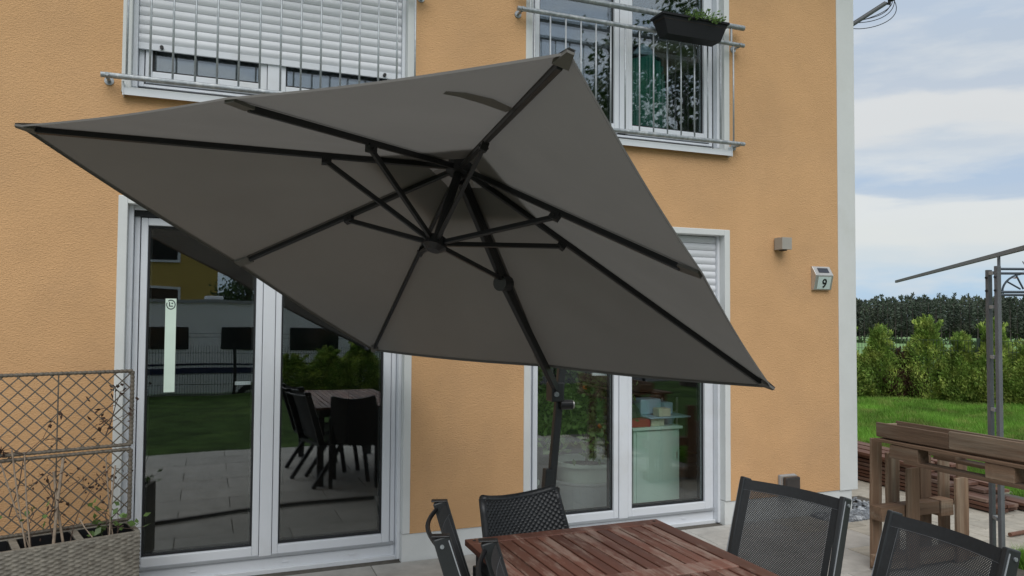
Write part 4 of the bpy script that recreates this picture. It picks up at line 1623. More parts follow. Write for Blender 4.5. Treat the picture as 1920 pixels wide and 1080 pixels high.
vine('dried_vine', 'dried brown vine climbing in the middle of the planter', [V3(.36, .13, .43), V3(.39, .1, .55), V3(.37, .07, .66), V3(.40, .05, .78), V3(.36, .05, .80)], .004, 30, .03, M_DEAD, 3)
vine('dried_vine', 'dried vine with dark leaves hanging on the middle rail of the trellis', [V3(.56, .06, .60), V3(.52, .05, .75), V3(.50, .04, .90), V3(.42, .03, .97), V3(.33, .03, .955)], .003, 30, .022, M_DEAD, 5, ls=.03)
vine('dried_vine', 'dark dried vine caught in the upper right of the trellis', [V3(.13, .03, .96), V3(.105, .03, 1.03), V3(.085, .03, 1.12), V3(.06, .03, 1.19)], .0035, 34, .03, M_DEAD, 8, ls=.034)
vine('dried_vine', 'brown dried twigs with leaves in front of the lower trellis', [V3(.30, .13, .44), V3(.28, .1, .52), V3(.25, .08, .60), V3(.20, .06, .68)], .003, 30, .028, M_DEAD, 11, ls=.024)
vine('dried_vine', 'dried twig rising at the left edge of the trellis', [V3(.72, .12, .44), V3(.70, .08, .62), V3(.68, .05, .85), V3(.63, .04, 1.05)], .003, 26, .03, M_DEAD, 13, ls=.026)
vine('dried_vine', 'sparse dried shoots at the far right cane of the planter', [V3(.12, .12, .44), V3(.13, .08, .55), V3(.10, .06, .66), V3(.15, .05, .74)], .003, 16, .02, M_DEAD, 17, ls=.02)
vine('young_plant', 'small fresh green plant at the right end of the planter', [V3(.10, .17, .43), V3(.09, .17, .46), V3(.08, .17, .49), V3(.06, .17, .50)], .003, 34, .024, M_PLEAF, 19, ls=.045, cat='plant')
vine('young_plant', 'green sprig among the dried stems in the planter', [V3(.47, .15, .43), V3(.475, .14, .50), V3(.48, .13, .57), V3(.46, .12, .61)], .003, 9, .02, M_PLEAF, 23, ls=.035, cat='plant')
random.seed(21)

# ------------------------------------------------------------------ pallets
pg = 'wooden pallets standing and lying beside the terrace'
pf = thing('upright_pallet', 'brown wooden pallet standing upright on the terrace edge', 'pallet', (3.2, -1.27, 0), group=pg)


PW_ = {}
for ax_, st_ in (('x', (.07, 1, 1)), ('y', (1, .07, 1)), ('z', (1, 1, .07))):
    PW_[ax_] = mat('weathered_pallet_wood_' + ax_, (0.18, 0.112, 0.070), rough=0.88, var=0.17, vs=30, rand=0.30, bump=0.9, bs=55, bd=0.005,
                   c2=(0.28, 0.225, 0.165), c2s=7, c2lo=0.50, c2hi=0.66, stretch=st_)


def plank(x0, x1, y0, y1, z0, z1, par, name='plank', tilt=0.0):
    dm_ = {'x': x1 - x0, 'y': y1 - y0, 'z': z1 - z0}
    ax_ = max(dm_, key=dm_.get)
    i_ = 'xyz'.index(ax_)
    lo_, hi_ = [x0, y0, z0], [x1, y1, z1]
    oth = [j for j in range(3) if j != i_]
    ns_ = 9
    vv_ = []
    bow_ = random.uniform(-.0025, .0025)
    for k_ in range(ns_ + 1):
        t_ = k_ / ns_
        for a_, b_ in ((0, 0), (1, 0), (1, 1), (0, 1)):
            p_ = [0, 0, 0]
            p_[i_] = lo_[i_] + (hi_[i_] - lo_[i_]) * t_ + (random.uniform(-.004, .004) if k_ in (0, ns_) else 0)
            p_[oth[0]] = (hi_ if a_ else lo_)[oth[0]] + random.uniform(-.0012, .0012) + bow_ * math.sin(math.pi * t_)
            p_[oth[1]] = (hi_ if b_ else lo_)[oth[1]] + random.uniform(-.0012, .0012)
            vv_.append(tuple(p_))
    ff_ = [(0, 1, 2, 3), tuple(ns_ * 4 + q_ for q_ in (3, 2, 1, 0))]
    for k_ in range(ns_):
        for q_ in range(4):
            r_ = (q_ + 1) % 4
            ff_.append((k_ * 4 + q_, (k_ + 1) * 4 + q_, (k_ + 1) * 4 + r_, k_ * 4 + r_))
    o = MB().add(vv_, ff_).build(name, PW_[ax_], par)
    fix_normals(o)
    bv_ = o.modifiers.new('bevel', 'BEVEL')
    bv_.width = 0.003
    bv_.segments = 2
    bv_.limit_method = 'ANGLE'
    bv_.angle_limit = R(50)
    o.rotation_euler = (random.uniform(-.006, .006), random.uniform(-.004, .004) + tilt, 0)
    return o


YN = -1.32
plank(2.800, 2.888, YN + .116, YN + .136, 0.005, 0.836, pf)
plank(2.985, 3.090, YN, YN + .020, 0.015, 0.655, pf)
plank(3.420, 3.535, YN, YN + .020, 0.010, 0.560, pf)
YF = YN + .125
for x0, x1, zt in ((2.945, 3.055, .735), (3.245, 3.345, .735), (3.425, 3.52, .735), (3.60, 3.69, .70)):
    plank(x0, x1, YF, YF + .020, 0.01, zt, pf)
for z0, z1 in ((0.325, 0.415),):
    plank(2.785, 2.98, YN + .021, YN + .115, z0, z1 - .0, pf, 'stringer')
    plank(2.985, 3.30, YN + .030, YN + .115, z0 + .01, z1, pf, 'stringer')
    plank(3.305, 3.42, YN + .021, YN + .120, z0 - .01, z1 + .005, pf, 'block')
plank(2.785, 3.66, YN + .021, YN + .115, 0.02, 0.10, pf, 'stringer')

lp = thing('flat_pallet', 'weathered pallet lying flat on top of the upright pallet', 'pallet', (2.86, -1.85, 0.8), group=pg)
YE = -2.62
# upper deck boards run along y
plank(2.735, 2.835, YE, -1.290, 0.838, 0.858, lp)
plank(2.900, 3.010, YE, -1.295, 0.838, 0.858, lp)
plank(3.060, 3.150, YE, -1.300, 0.838, 0.858, lp)
# bottom deck
plank(2.740, 2.835, YE, -1.50, 0.733, 0.753, lp)
plank(3.055, 3.150, YE, -1.45, 0.733, 0.753, lp)
for x0, x1 in ((2.742, 2.84), (3.06, 3.148)):
    for y0, y1 in ((-1.60, -1.40), (-2.19, -2.03), (-2.60, -2.46)):
        plank(x0, x1, y0, y1, 0.7535, 0.8375, lp, 'block')
# trough of two standing boards on top
tp = thing('pallet_trough', 'narrow trough of worn boards lying on top of the pallets', 'planter', (2.86, -1.85, 0.9))
plank(2.750, 2.772, -1.80, -1.291, 0.868, 0.957, tp)
plank(2.751, 2.773, YE, -1.803, 0.872, 0.972, tp)
plank(2.905, 2.927, YE, -1.30, 0.868, 0.960, tp)
plank(2.7735, 2.904, -1.320, -1.300, 0.868, 0.950, tp)
plank(2.7735, 2.904, -2.15, -2.05, 0.925, 0.945, tp)
plank(2.7735, 2.904, YE, -1.325, 0.860, 0.8785, tp)
lg = thing('pallet_support', 'second upright pallet carrying the near end of the flat pallet', 'pallet', (2.95, -2.5, 0), group=pg)
plank(2.86, 2.95, -2.56, -2.54, 0.0, 0.732, lg)
plank(3.06, 3.15, -2.56, -2.54, 0.0, 0.732, lg)
plank(2.86, 3.15, -2.538, -2.46, 0.30, 0.39, lg, 'stringer')

# ------------------------------------------------------------------ timber stack
random.seed(5)
k = 0
for lay in range(8):
    for i in range(3):
        x0 = 4.93 + i * 0.155 + random.uniform(-.02, .02)
        z0 = 0.012 + lay * 0.034
        y0 = -0.60 + 0.11 * lay + random.uniform(-.10, .10)
        L_ = 3.6
        o = MB().box(-0.065, 0.065, 0, L_ - 0.1 * lay, 0, 0.026).build('timber_board', M_TIMBER, bevel=0.002)
        o.location = (x0, y0, z0)
        o.rotation_euler = (R(0.15 * lay + random.uniform(-.1, .1)), 0, R(random.uniform(-1.2, 1.2)))
        tag(o, 'reddish brown timber board, %s layer of the stack from the ground, %s' % ('first second third fourth fifth sixth seventh eighth'.split()[lay], ('nearest the house', 'middle of its layer', 'nearest the lawn')[i]), 'board', group='boards stacked on the paving beside the house')
        k += 1
tt = MB().prism([(-.09, -.06), (.05, -.085), (.10, -.02), (.06, .06), (-.08, .05)], 'z', 0, 0.02)
tt = tt.build('broken_tile', M_TERRA, bevel=0.002)
fix_normals(tt)
tt.location = (4.98, -0.60, 0.30)
tt.rotation_euler = (R(40), R(10), 0)
tag(tt, 'broken terracotta tile at the end of the timber stack', 'tile')
rd = MB().tube([(4.35, -1.02, 0.02), (5.7, -0.95, 0.02)], 0.016, 8).build('red_rod', M_TIMBER)
tag(rd, 'dark red rod lying on the paving right of the pallets', 'rod')

# ------------------------------------------------------------------ pergola post and roof bars
pgl = thing('metal_pergola', 'grey metal pergola with ladder post and arched side trellis', 'pergola', (3.75, -1.38, 0))
FA, FB = Vector((3.779, -1.306, 0)), Vector((3.728, -1.406, 0))
for q, zt in ((FA, 1.955), (FB, 1.975)):
    MB().box(q.x - .018, q.x + .018, q.y - .014, q.y + .014, 0.0, zt).build('post', M_ANTHR, pgl, bevel=0.004)
mm_ = (FA + FB) / 2 + Vector((0.02, -.01, 0))
MB().tube([mm_, mm_ + Vector((0, 0, 1.93))], 0.007, 8).build('inner_rod', M_ANTHR, pgl)
for z in (0.28, 0.62, 1.005, 1.36, 1.70, 1.93):
    MB().bar(FA + Vector((-0.012, -.02, z)), FB + Vector((0.0, .022, z - .0)), 0.020, 0.022).build('rung', M_GREYP, pgl)
RV = Vector((0.915, -0.40, 0)).normalized()
E0 = FB
E1 = FB + RV * 1.1
for z, r in ((1.955, .0085), (1.925, .0085), (1.800, .0085), (1.780, .0085)):
    MB().tube([E0 + Vector((0, 0, z)), E1 + Vector((0, 0, z))], r, 8).build('cross_rod', M_BLUEM, pgl)
C0 = E0 + RV * 0.19 + Vector((0, 0, 1.80))
MB().tube([C0 + RV * (0.16 * math.cos(math.pi * i / 16)) + Vector((0, 0, 0.125 * math.sin(math.pi * i / 16))) for i in range(17)], 0.0065, 8).build('arch_rod', M_BLUEM, pgl)
for a in (35, 65, 115, 145):
    MB().tube([C0 + RV * (.05 * math.cos(R(a))) + Vector((0, 0, 0.02)), C0 + RV * (0.16 * math.cos(R(a))) + Vector((0, 0, 0.125 * math.sin(R(a))))], 0.006, 8).build('spoke', M_BLUEM, pgl)
for q in (FA, FB):
    for z in (1.90, 1.81):
        MB().tube([q + Vector((-.023, -.0, z)), q + Vector((-.030, 0, z))], 0.008, 8).build('bolt', M_DARK, pgl)
# far posts of the pergola (outside the picture to the right)
for q in (E1,):
    MB().box(q.x - .022, q.x + .022, q.y - .022, q.y + .022, 0, 1.975).build('post', M_ANTHR, pgl, bevel=0.004)
S0, S1 = Vector((6.514, 1.883, 2.06)), Vector((3.05, -2.28, 2.06))
rb = MB().bar(S0, S1, 0.022, 0.030).build('roof_bar', M_ANTHR, pgl, bevel=0.002)
MB().tube([(3.80, -1.365, 1.95), (3.80, -1.365, 2.045)], 0.010, 8).build('roof_stem', M_ANTHR, pgl)
MB().tube([(6.1, 1.4, 0), (6.1, 1.4, 2.04)], 0.018, 8).build('roof_stem', M_ANTHR, pgl) if False else None
random.seed(33)
vp_ = E0 + RV * 0.30
vine('climbing_twigs', 'bare climbing twigs tangled on the top of the pergola side', [vp_ + Vector((-.20, .0, 2.0)), vp_ + Vector((-.1, 0, 1.90)), vp_ + Vector((0, 0, 1.84)), vp_ + Vector((.1, -.05, 1.74))], .003, 24, .04, M_RUST, 31, ls=.03, cat='climber')

# ------------------------------------------------------------------ thuja hedge, fence, field edge
def make_thuja(h, r, seed, parent, brown=False):
    lr = np.random.default_rng(seed)
    N = 14000
    z = lr.beta(1.15, 1.35, N) * h * 0.98
    t = z / h
    prof_ = 1.25 * r * (0.80 + 0.35 * np.sin(np.pi * np.clip(t * 1.3 + 0.05, 0, 1))) * (1 - t ** 1.9) ** 0.75
    a = lr.uniform(0, 2 * np.pi, N)
    z = z * (1 - 0.10 * np.sin(2 * a + seed) * t)
    lob = 1 + 0.20 * np.sin(3 * a + seed) * np.cos(5 * t + seed) + 0.13 * np.sin(7 * a + 9 * t + seed)
    rr = prof_ * lob * np.sqrt(lr.uniform(0.10, 1.0, N))
    P3 = np.stack([rr * np.cos(a), rr * np.sin(a), z], 1)
    D3 = np.stack([np.cos(a) * 0.7, np.sin(a) * 0.7, np.full(N, 0.75)], 1)
    # feathery leaders sticking out of the top
    M = 500
    la = lr.integers(0, 7, M)
    ang = la * 0.9 + seed
    tt_ = lr.uniform(0, 1, M)
    base_r = 0.22 * r * (1 + (la % 3) * 0.6)
    P4 = np.stack([base_r * np.cos(ang) * (1 + tt_ * .5), base_r * np.sin(ang) * (1 + tt_ * .5), h * (0.86 + (0.10 + 0.03 * (la % 4)) * tt_)], 1) + lr.normal(0, .018, (M, 3))
    D4 = np.stack([np.cos(ang) * .2, np.sin(ang) * .2, np.ones(M)], 1)
    o = leaves('foliage', np.concatenate([P3, P4]), np.concatenate([D3, D4]), 0.068, 0.026, M_RUST if brown else M_THUJA, parent, jitter=0.38)
    MB().tube([(0, 0, 0), (0.01, 0, h * .5), (0, 0, h * .9)], 0.03, 7, r2=0.006).build('trunk', M_BARK, parent, world=False)
    return o


tg = 'thuja shrubs planted in a row along the fence'
proto = {}
for i, (h_, r_, sd_) in enumerate(((1.50, .46, 2), (1.36, .42, 5), (1.62, .44, 9))):
    t = thing('thuja_shrub', 'x', 'shrub', (0, 0, 0), group=tg)
    make_thuja(h_, r_, sd_, t)
    proto[i] = [t, h_, False]
TH = [((10.55, 7.95), 1.42, 1, 'thuja half hidden by the white house corner, first of the row'),
      ((11.10, 7.42), 1.40, 0, 'low rounded thuja just right of the house corner'),
      ((11.75, 6.95), 1.40, 1, 'thuja second from the house corner, beside the brown shrub'),
      ((12.30, 6.28), 1.60, 2, 'tall yellow-tipped thuja left of the middle of the row'),
      ((12.62, 5.75), 1.28, 1, 'shorter thuja between the two tall yellow-tipped ones'),
      ((12.85, 5.28), 1.56, 2, 'tall yellow-tipped thuja just left of the pergola post'),
      ((13.10, 4.72), 1.18, 0, 'low thuja partly behind the pergola post'),
      ((13.28, 4.10), 1.42, 0, 'thuja right of the pergola post'),
      ((13.45, 3.45), 1.40, 2, 'thuja at the right edge of the photo'),
      ((13.6, 2.75), 1.45, 1, 'thuja beyond the right edge of the photo')]


def put_thuja(x, y, h_, k, label, rz, z=-0.03):
    p_, ph, used = proto[k]
    if not used:
        proto[k][2] = True
        o = p_
        o['label'] = label
        o.location = (x, y, z)
        o.rotation_euler = (0, 0, rz)
    else:
        o = copy_tree(p_, (x, y, z), rz, label)
    o.scale = (1.0 if h_ > 1.3 else 1.05, 1.0, h_ / ph)
    return o


for i, ((x, y), h_, k, lb_t) in enumerate(TH):
    put_thuja(x, y, h_, k, lb_t, i * 1.7)
bs = thing('brown_shrub', 'low brown-leaved shrub between two thujas', 'shrub', (12.0, 6.62, -0.03))
make_thuja(0.95, .34, 13, bs, True)
# thujas behind the camera, seen mirrored in the door
for i, (x, y, h_, k) in enumerate(((-3.1, -10.9, 1.0, 0), (0.35, -10.7, .8, 0), (1.05, -10.6, .95, 1), (1.75, -10.6, 1.1, 2), (2.5, -10.6, 1.0, 1), (3.3, -10.6, 1.15, 0), (4.2, -10.7, 1.5, 2), (5.2, -10.7, 1.4, 1))):
    put_thuja(x, y, h_, k, 'thuja behind the terrace, seen mirrored in the door glass, number %s from the left' % ('first second third fourth fifth sixth seventh eighth'.split()[i]), i * 2.1)


def wire_fence(p, q, h_, npost, m, name, label, z0=-0.04, step=0.05):
    p = Vector((*p, z0))
    q = Vector((*q, z0))
    t = thing(name, label, 'fence', tuple(p))
    L_ = (q - p).length
    d = (q - p).normalized()
    for i in range(npost):
        c_ = p + d * (L_ * i / (npost - 1))
        MB().box(c_.x - .03, c_.x + .03, c_.y - .02, c_.y + .02, z0, z0 + h_ + .05).build('fence_post', m, t)
    wv = MB()
    n_ = int(L_ / step)
    for i in range(n_):
        c_ = p + d * (step * (i + .5))
        wv.bar(c_ + Vector((0, 0, .02)), c_ + Vector((0, 0, h_)), 0.006, 0.006, up=(1, 0, 0))
    z = 0.03
    while z < h_ + .01:
        wv.bar(p + Vector((0, 0, z)), q + Vector((0, 0, z)), 0.012, 0.008)
        z += 0.20
    o = wv.build('wire_mesh', m, t)
    o['kind'] = 'stuff'
    return t


wire_fence((10.2, 9.3), (15.0, 1.5), 1.23, 5, M_FENCE, 'mesh_fence', 'green wire mesh fence behind the thuja row', step=0.06)
wire_fence((-8, -11.45), (9, -11.45), 0.98, 8, M_FENCED, 'mesh_fence', 'black wire mesh fence at the street, seen mirrored in the door', step=0.05)

# the pine wood across the field
random.seed(3)
fr_rng = np.random.default_rng(4)
fp, fdn = [], []
trk = MB()
AX = Vector((math.cos(R(41)), math.sin(R(41)), 0))      # roughly the way to the wood
BX = Vector((-AX.y, AX.x, 0))
for rowi in range(8):
    s_ = -175
    while s_ < 150:
        s_ += random.uniform(1.1, 2.6)
        dd = 285 + rowi * 7 + random.uniform(-3, 3) + 4 * math.sin(s_ * .06)
        c_ = AX * dd + BX * s_
        z0 = hterr(c_.x, c_.y)
        h_ = random.uniform(13.2, 15.4) + rowi * 0.22
        if random.random() < .22:
            h_ += random.uniform(.5, 1.9)
        if rowi < 2:
            trk.tube([(c_.x, c_.y, z0 - .3), (c_.x + random.uniform(-.2, .2), c_.y, z0 + h_ * .93)], 0.15, 5, r2=0.05, cap=False)
        n_ = 210
        tz = fr_rng.uniform(.30 if rowi < 2 else 0.16, 1.0, n_)
        cw = (1 - tz) ** 0.75 * random.uniform(1.4, 2.2) + 0.12
        aa = fr_rng.uniform(0, 6.283, n_)
        rr = cw * np.sqrt(fr_rng.uniform(.05, 1, n_))
        fp.append(np.stack([c_.x + rr * np.cos(aa), c_.y + rr * np.sin(aa), z0 + tz * h_], 1))
        fdn.append(np.stack([np.cos(aa), np.sin(aa), np.where(tz > .9, 1.6, 0.1)], 1))
wood = leaves('pine_wood', np.concatenate(fp), np.concatenate(fdn), 0.95, 0.50, M_FOREST, None, jitter=0.35)
tag(wood, 'dark pine wood standing across the field', 'forest', kind='stuff')
wt = trk.build('pine_trunk', M_PBARK, wood)
wt['kind'] = 'stuff'
# undergrowth at the edge of the wood
N = 5200
s_ = fr_rng.uniform(-175, 150, N)
dd = 281 + fr_rng.normal(0, 1.6, N)
hh = np.abs(fr_rng.normal(0, 1.0, N)) * (1 + .8 * np.sin(s_ * .35))
X_ = AX.x * dd + BX.x * s_
Y_ = AX.y * dd + BX.y * s_
Pn = np.stack([X_, Y_, np.array([hterr(a, b) for a, b in zip(X_, Y_)]) + hh], 1)
ug = leaves('undergrowth', Pn, np.tile(np.array([[0, 0, 1.0]]), (N, 1)), 1.0, 0.7, M_LEAF, None, jitter=.5)
tag(ug, 'low bushes along the edge of the pine wood', 'bushes', kind='stuff')

# ------------------------------------------------------------------ grass blades on the lawn
def blades(n, sampler, hgt, wdt, name, label):
    pts = sampler(n)
    n = len(pts)
    d = np.stack([rng.normal(0, .38, n), rng.normal(0, .38, n), np.ones(n)], 1)
    a = rng.uniform(0, 6.283, n)
    dist = np.hypot(pts[:, 0] + 1.2, pts[:, 1] + 5)
    wv = (wdt * (0.6 + dist / 7))[:, None]
    s = np.stack([np.cos(a), np.sin(a), np.zeros(n)], 1) * wv
    h_ = (hgt * rng.uniform(.45, 1.25, n) * (1 + .35 * np.sin(pts[:, 0] * 1.9) * np.cos(pts[:, 1] * 2.3)))[:, None]
    V = np.stack([pts - s, pts + s, pts + d * h_], 1).reshape(-1, 3)
    me = bpy.data.meshes.new(name)
    me.vertices.add(3 * n)
    me.vertices.foreach_set('co', V.astype(np.float32).ravel())
    me.loops.add(3 * n)
    me.loops.foreach_set('vertex_index', np.arange(3 * n, dtype=np.int32))
    me.polygons.add(n)
    me.polygons.foreach_set('loop_start', np.arange(0, 3 * n, 3, dtype=np.int32))
    me.update(calc_edges=True)
    me.materials.append(M_GRASS)
    o = bpy.data.objects.new(name, me)
    col.objects.link(o)
    tag(o, label, 'grass', kind='stuff')
    return o


def samp_main(n):
    # camera-side wedge of the garden right of the house, denser near by
    th = rng.uniform(R(36), R(62), n)            # angle from +y towards +x, seen from the camera
    r = 4.6 + (20 - 4.6) * rng.uniform(0, 1, n) ** 1.05
    x = -1.205 + r * np.sin(th)
    y = -4.965 + r * np.cos(th)
    ok = ~((x < 5.78) & (y > -1.35) & (x > 3.6)) & ~((x < 3.76) & (y > -4.3)) & ~((x < 4.24) & (y > -0.3))
    ok &= ((x - 10.2) * 7.8 + (y - 9.3) * 4.8 < 0.0) | (x < 10)
    ok &= ((x - 10.9) * 7.8 + (y - 9.3) * 4.8) < 2
    x, y = x[ok], y[ok]
    return np.stack([x, y, np.full(len(x), -0.028)], 1)


blades(260000, samp_main, 0.10, 0.0035, 'grass', 'lush green lawn grass between the house and the thuja row')


def samp_tuft(n):
    x = 3.80 + np.abs(rng.normal(0, .35, n))
    y = -1.42 - np.abs(rng.normal(0, .45, n))
    return np.stack([x, y, np.full(n, -0.028)], 1)


blades(14000, samp_tuft, 0.17, 0.0022, 'long_grass', 'long uncut grass at the edge of the paving by the pergola post')

# ------------------------------------------------------------------ things behind the glass
cb = thing('cabinet', 'mint green cabinet standing behind the right french door', 'cabinet', (2.33, 0.8, 0.02))
MB().box(2.105, 2.555, 0.60, 1.35, 0.03, 0.665).build('carcass', M_MINT, cb, bevel=0.003)
MB().box(2.085, 2.575, 0.575, 1.37, 0.666, 0.690).build('top_board', M_MINT, cb, bevel=0.003)
MB().box(2.130, 2.535, 0.590, 0.599, 0.05, 0.655).build('door', M_MINT, cb, bevel=0.002)
MB().tube([(2.52, 0.585, 0.42), (2.52, 0.585, 0.47)], 0.006, 8).build('handle', M_STEEL, cb)


def solid(name, label, cat, mb, m, bevel=0.004):
    o = mb.build(name, m, bevel=bevel)
    tag(o, label, cat)
    return o


solid('book_stack', 'dark red books stacked on the left of the mint cabinet', 'books', MB().box(1.98, 2.24, .64, .86, .6915, .755) if False else MB().box(2.09, 2.27, .60, .84, .6915, .755), M_RED)
solid('tray', 'pale blue tray lying across the top of the mint cabinet', 'tray', MB().box(2.25, 2.66, .58, .92, .757, .770), M_BLUEB)
solid('storage_crate', 'cream box supporting the tray on the mint cabinet', 'box', MB().box(2.29, 2.42, .62, .80, .6915, .756), M_CREAM)
solid('blue_bowl', 'small blue tub at the right end of the cabinet top', 'tub', MB().lathe((2.58 - .06, .72, .6915), [(0.001, 0), (.045, 0), (.06, .062), (.055, .062), (.042, .006), (.001, .006)], 20), M_BLUEB, 0)
solid('blue_container', 'tall pale blue container on the mint cabinet', 'container', MB().box(2.26, 2.47, .74, .90, .771, .905), M_BLUEB, 0.015)
solid('clear_container', 'small blue plastic bin leaning right of the tall container', 'container', MB().box(2.475, 2.56, .70, .86, .771, .875), M_BLUEB, 0.01)
solid('cream_box', 'small cream box in front of the blue container', 'box', MB().box(2.355, 2.47, .60, .70, .771, .838), M_CREAM)
sh_ = MB()
for i in range(9):
    sh_.bar((2.02 + i * .02, .95, .90 + .003 * i), (2.06 + i * .022, .95, .985), .006, .006)
o = sh_.build('wire_basket', M_BEIGE)
tag(o, 'ribbed basket behind the things on the mint cabinet', 'basket')
solid('dark_bag', 'crumpled dark bag left of the blue container', 'bag', MB().lathe((2.17, .80, .756), [(.001, 0), (.11, .0), (.10, .06), (.06, .11), (.02, .15), (.001, .155)], 9), M_CHARM, 0)
fr_ = thing('metal_rack', 'thin metal rack at the right edge of the door behind the glass', 'rack', (2.72, 1.0, 0.02))
for xx in (2.64, 2.80):
    MB().tube([(xx, 1.0, .02), (xx, 1.0, .88)], .010, 8).build('upright', M_STEEL, fr_)
for z in (.25, .5, .75):
    MB().tube([(2.64, 1.0, z), (2.80, 1.0, z)], .008, 8).build('shelf_rod', M_STEEL, fr_)
solid('cloth_bundle', 'dark patterned cloth bundle on the floor right of the cabinet', 'cloth', MB().box(2.60, 2.95, .62, .95, .022, .36), M_CHARM, 0.03)


def pot(x, y, r, h, label, m=None):
    o = MB().lathe((x, y, .021), [(.001, 0), (r * .66, 0), (r * .92, h * .93), (r, h * .93), (r, h), (r * .90, h), (r * .86, h * .86), (.001, h * .86)], 36).build('plant_pot', m or M_POT, smooth=False)
    tag(o, label, 'plant pot')
    MB().lathe((x, y, .021 + h * .865), [(.001, 0.004), (r * .85, 0.0)], 24).build('soil', M_SOIL, o)
    return o


pot(1.72, .74, .27, .41, 'large pale round bowl pot behind the right french door')
ps = MB().lathe((1.72, .74, .0211), [(.28, 0), (.285, .24), (.292, .25), (.292, .262), (.26, .262)], 32).build('pot_stand', M_GREYP)
tag(ps, 'grey round stand under the large pale pot', 'stand')
pot(1.12, .62, .13, .30, 'small pale pot behind the left side of the right french door')


def potted_tree(x, y, z0, zc, rad_, n_, label, seed, fruit=8, sq=(1, 1, 1)):
    random.seed(seed)
    t = thing('citrus_tree', label, 'plant', (x, y, z0))
    MB().tube([(x, y, z0), (x + .01, y, z0 + (zc - z0) * .6), (x - .01, y, zc)], .014, 8, r2=.008).build('trunk', M_BARK, t)
    lr = np.random.default_rng(seed)
    cl = lr.normal(0, 1, (26, 3)) * np.array(sq) * rad_ * .5
    P5 = cl[lr.integers(0, 26, n_)] + lr.normal(0, rad_ * .16, (n_, 3)) + np.array([0, 0, zc - z0])
    leaves('foliage', P5, lr.normal(0, 1, (n_, 3)) + np.array([0, 0, -.2]), .065, .032, M_PLEAF, t)
    bb = MB()
    for k_ in range(12):
        e_ = Vector(cl[k_]) + Vector((x, y, zc))
        bb.tube([(x, y, zc - .15), e_], .005, 5, r2=.002)
    bb.build('branch', M_BARK, t)
    for k_ in range(fruit):
        e_ = cl[k_ + 2] + lr.normal(0, .04, 3)
        f_ = MB()
        f_.lathe((x + e_[0], y + e_[1], zc + e_[2]), [(.001, -.022), (.016, -.016), (.023, 0), (.016, .016), (.001, .022)], 10)
        f_.build('fruit', M_ORANGE, t, smooth=True)


potted_tree(1.70, .66, .38, 1.00, .42, 2300, 'citrus tree with small oranges in the large pale pot', 41)
potted_tree(1.12, .62, .28, .92, .30, 800, 'small citrus tree with oranges in the small pot', 43, 6, (.7, .7, 1.3))
solid('window_picture', 'bright green patterned picture on the wall deep in the right room', 'picture', MB().box(2.05, 2.35, 3.2, 3.22, 1.35, 1.85) if False else MB().box(2.15, 2.55, 2.6, 2.62, 1.15, 1.62), M_MINT, 0.002)
# upper right window: teal cloth over a chair back, board behind it
tl = MB()
vs_ = []
NU, NV = 30, 24
for j in range(NV + 1):
    v = j / NV
    for i in range(NU + 1):
        u = i / NU
        wv_ = .03 * math.sin(u * 17 + v * 2) * (1 - v * .5) + .02 * math.sin(u * 31 + 1)
        a_ = math.pi * u
        vs_.append((2.24 - .24 * (1 - .18 * v) * math.cos(a_), .72 - .16 * math.sin(a_) + wv_, 3.02 + .82 * v - (.05 * abs(math.cos(a_)) if v > .9 else 0)))
tl.add(vs_, [(j * (NU + 1) + i, j * (NU + 1) + i + 1, (j + 1) * (NU + 1) + i + 1, (j + 1) * (NU + 1) + i) for j in range(NV) for i in range(NU)])
tl.add([(2.24 + .2 * math.cos(a_ * math.pi / 10), .72 + .14 * -abs(math.sin(a_ * math.pi / 10)), 3.85) for a_ in range(11)], [tuple(range(11))])
o = tl.build('teal_cloth', M_TEAL, smooth=True)
tag(o, 'teal cloth bundle standing behind the upper right window', 'cloth')
solid('crumpled_fabric', 'pale grey fabric heaped on top of the teal bundle', 'cloth', MB().lathe((2.27, .72, 3.83), [(.10, 0), (.12, .05), (.07, .11), (.03, .15), (.001, .16)], 11), M_BLUEB, 0)
b = MB()
b.bar((2.45, .95, 3.92), (2.95, .95, 4.10), .02, .30, up=(0, 0, 1))
solid('beige_panel', 'beige sloping panel behind the upper right window', 'panel', b, M_BEIGE, 0.003)

# ------------------------------------------------------------------ things behind the camera, seen mirrored in the glass
hs = MB().tube(bez((-2.6, -1.15, .018), (-1.5, -1.0, .018), (-1.2, -1.5, .018), (-.2, -1.45, .018), 24) + bez((-.2, -1.45, .018), (.1, -1.44, .018), (.2, -1.38, .018), (.35, -1.62, .018), 8)[1:], 0.016, 8).build('garden_hose', M_HOSE, smooth=True)
tag(hs, 'black garden hose lying across the terrace', 'hose')
cv = thing('caravan', 'white caravan with dark windows parked behind the fence', 'caravan', (0.2, -13.9, -0.6))
CX0, CX1 = -4.6, 3.6
b = MB()
b.prism([(CX0, -.15), (CX0 + .1, .9), (CX0 + .35, 1.75), (CX0 + .6, 1.93), (CX1 - .5, 1.93), (CX1 - .15, 1.6), (CX1, .7), (CX1, -.15)], 'y', -15.1, -12.9)
q = b.build('body', M_CARAV, cv, bevel=0.04)
fix_normals(q)
MB().box(CX0 + .55, CX1 - .5, -12.92, -12.86, 1.86, 1.93).build('awning_rail', M_GREYP, cv)
for x0, x1 in ((-3.15, -1.60), (-.95, -.13), (.55, 1.62), (2.3, 3.1)):
    MB().box(x0, x1, -12.899, -12.865, .80, 1.33).build('window', M_CWIN, cv, bevel=0.02)
for z0, z1 in ((.30, .42), (.47, .50)):
    MB().box(CX0 + .15, CX1 - .1, -12.899, -12.890, z0, z1).build('stripe', M_NAVY, cv)
for z0 in (1.08, 1.17):
    MB().box(CX0 + .3, CX1 - .2, -12.899, -12.893, z0, z0 + .012).build('stripe', M_GREYP, cv)
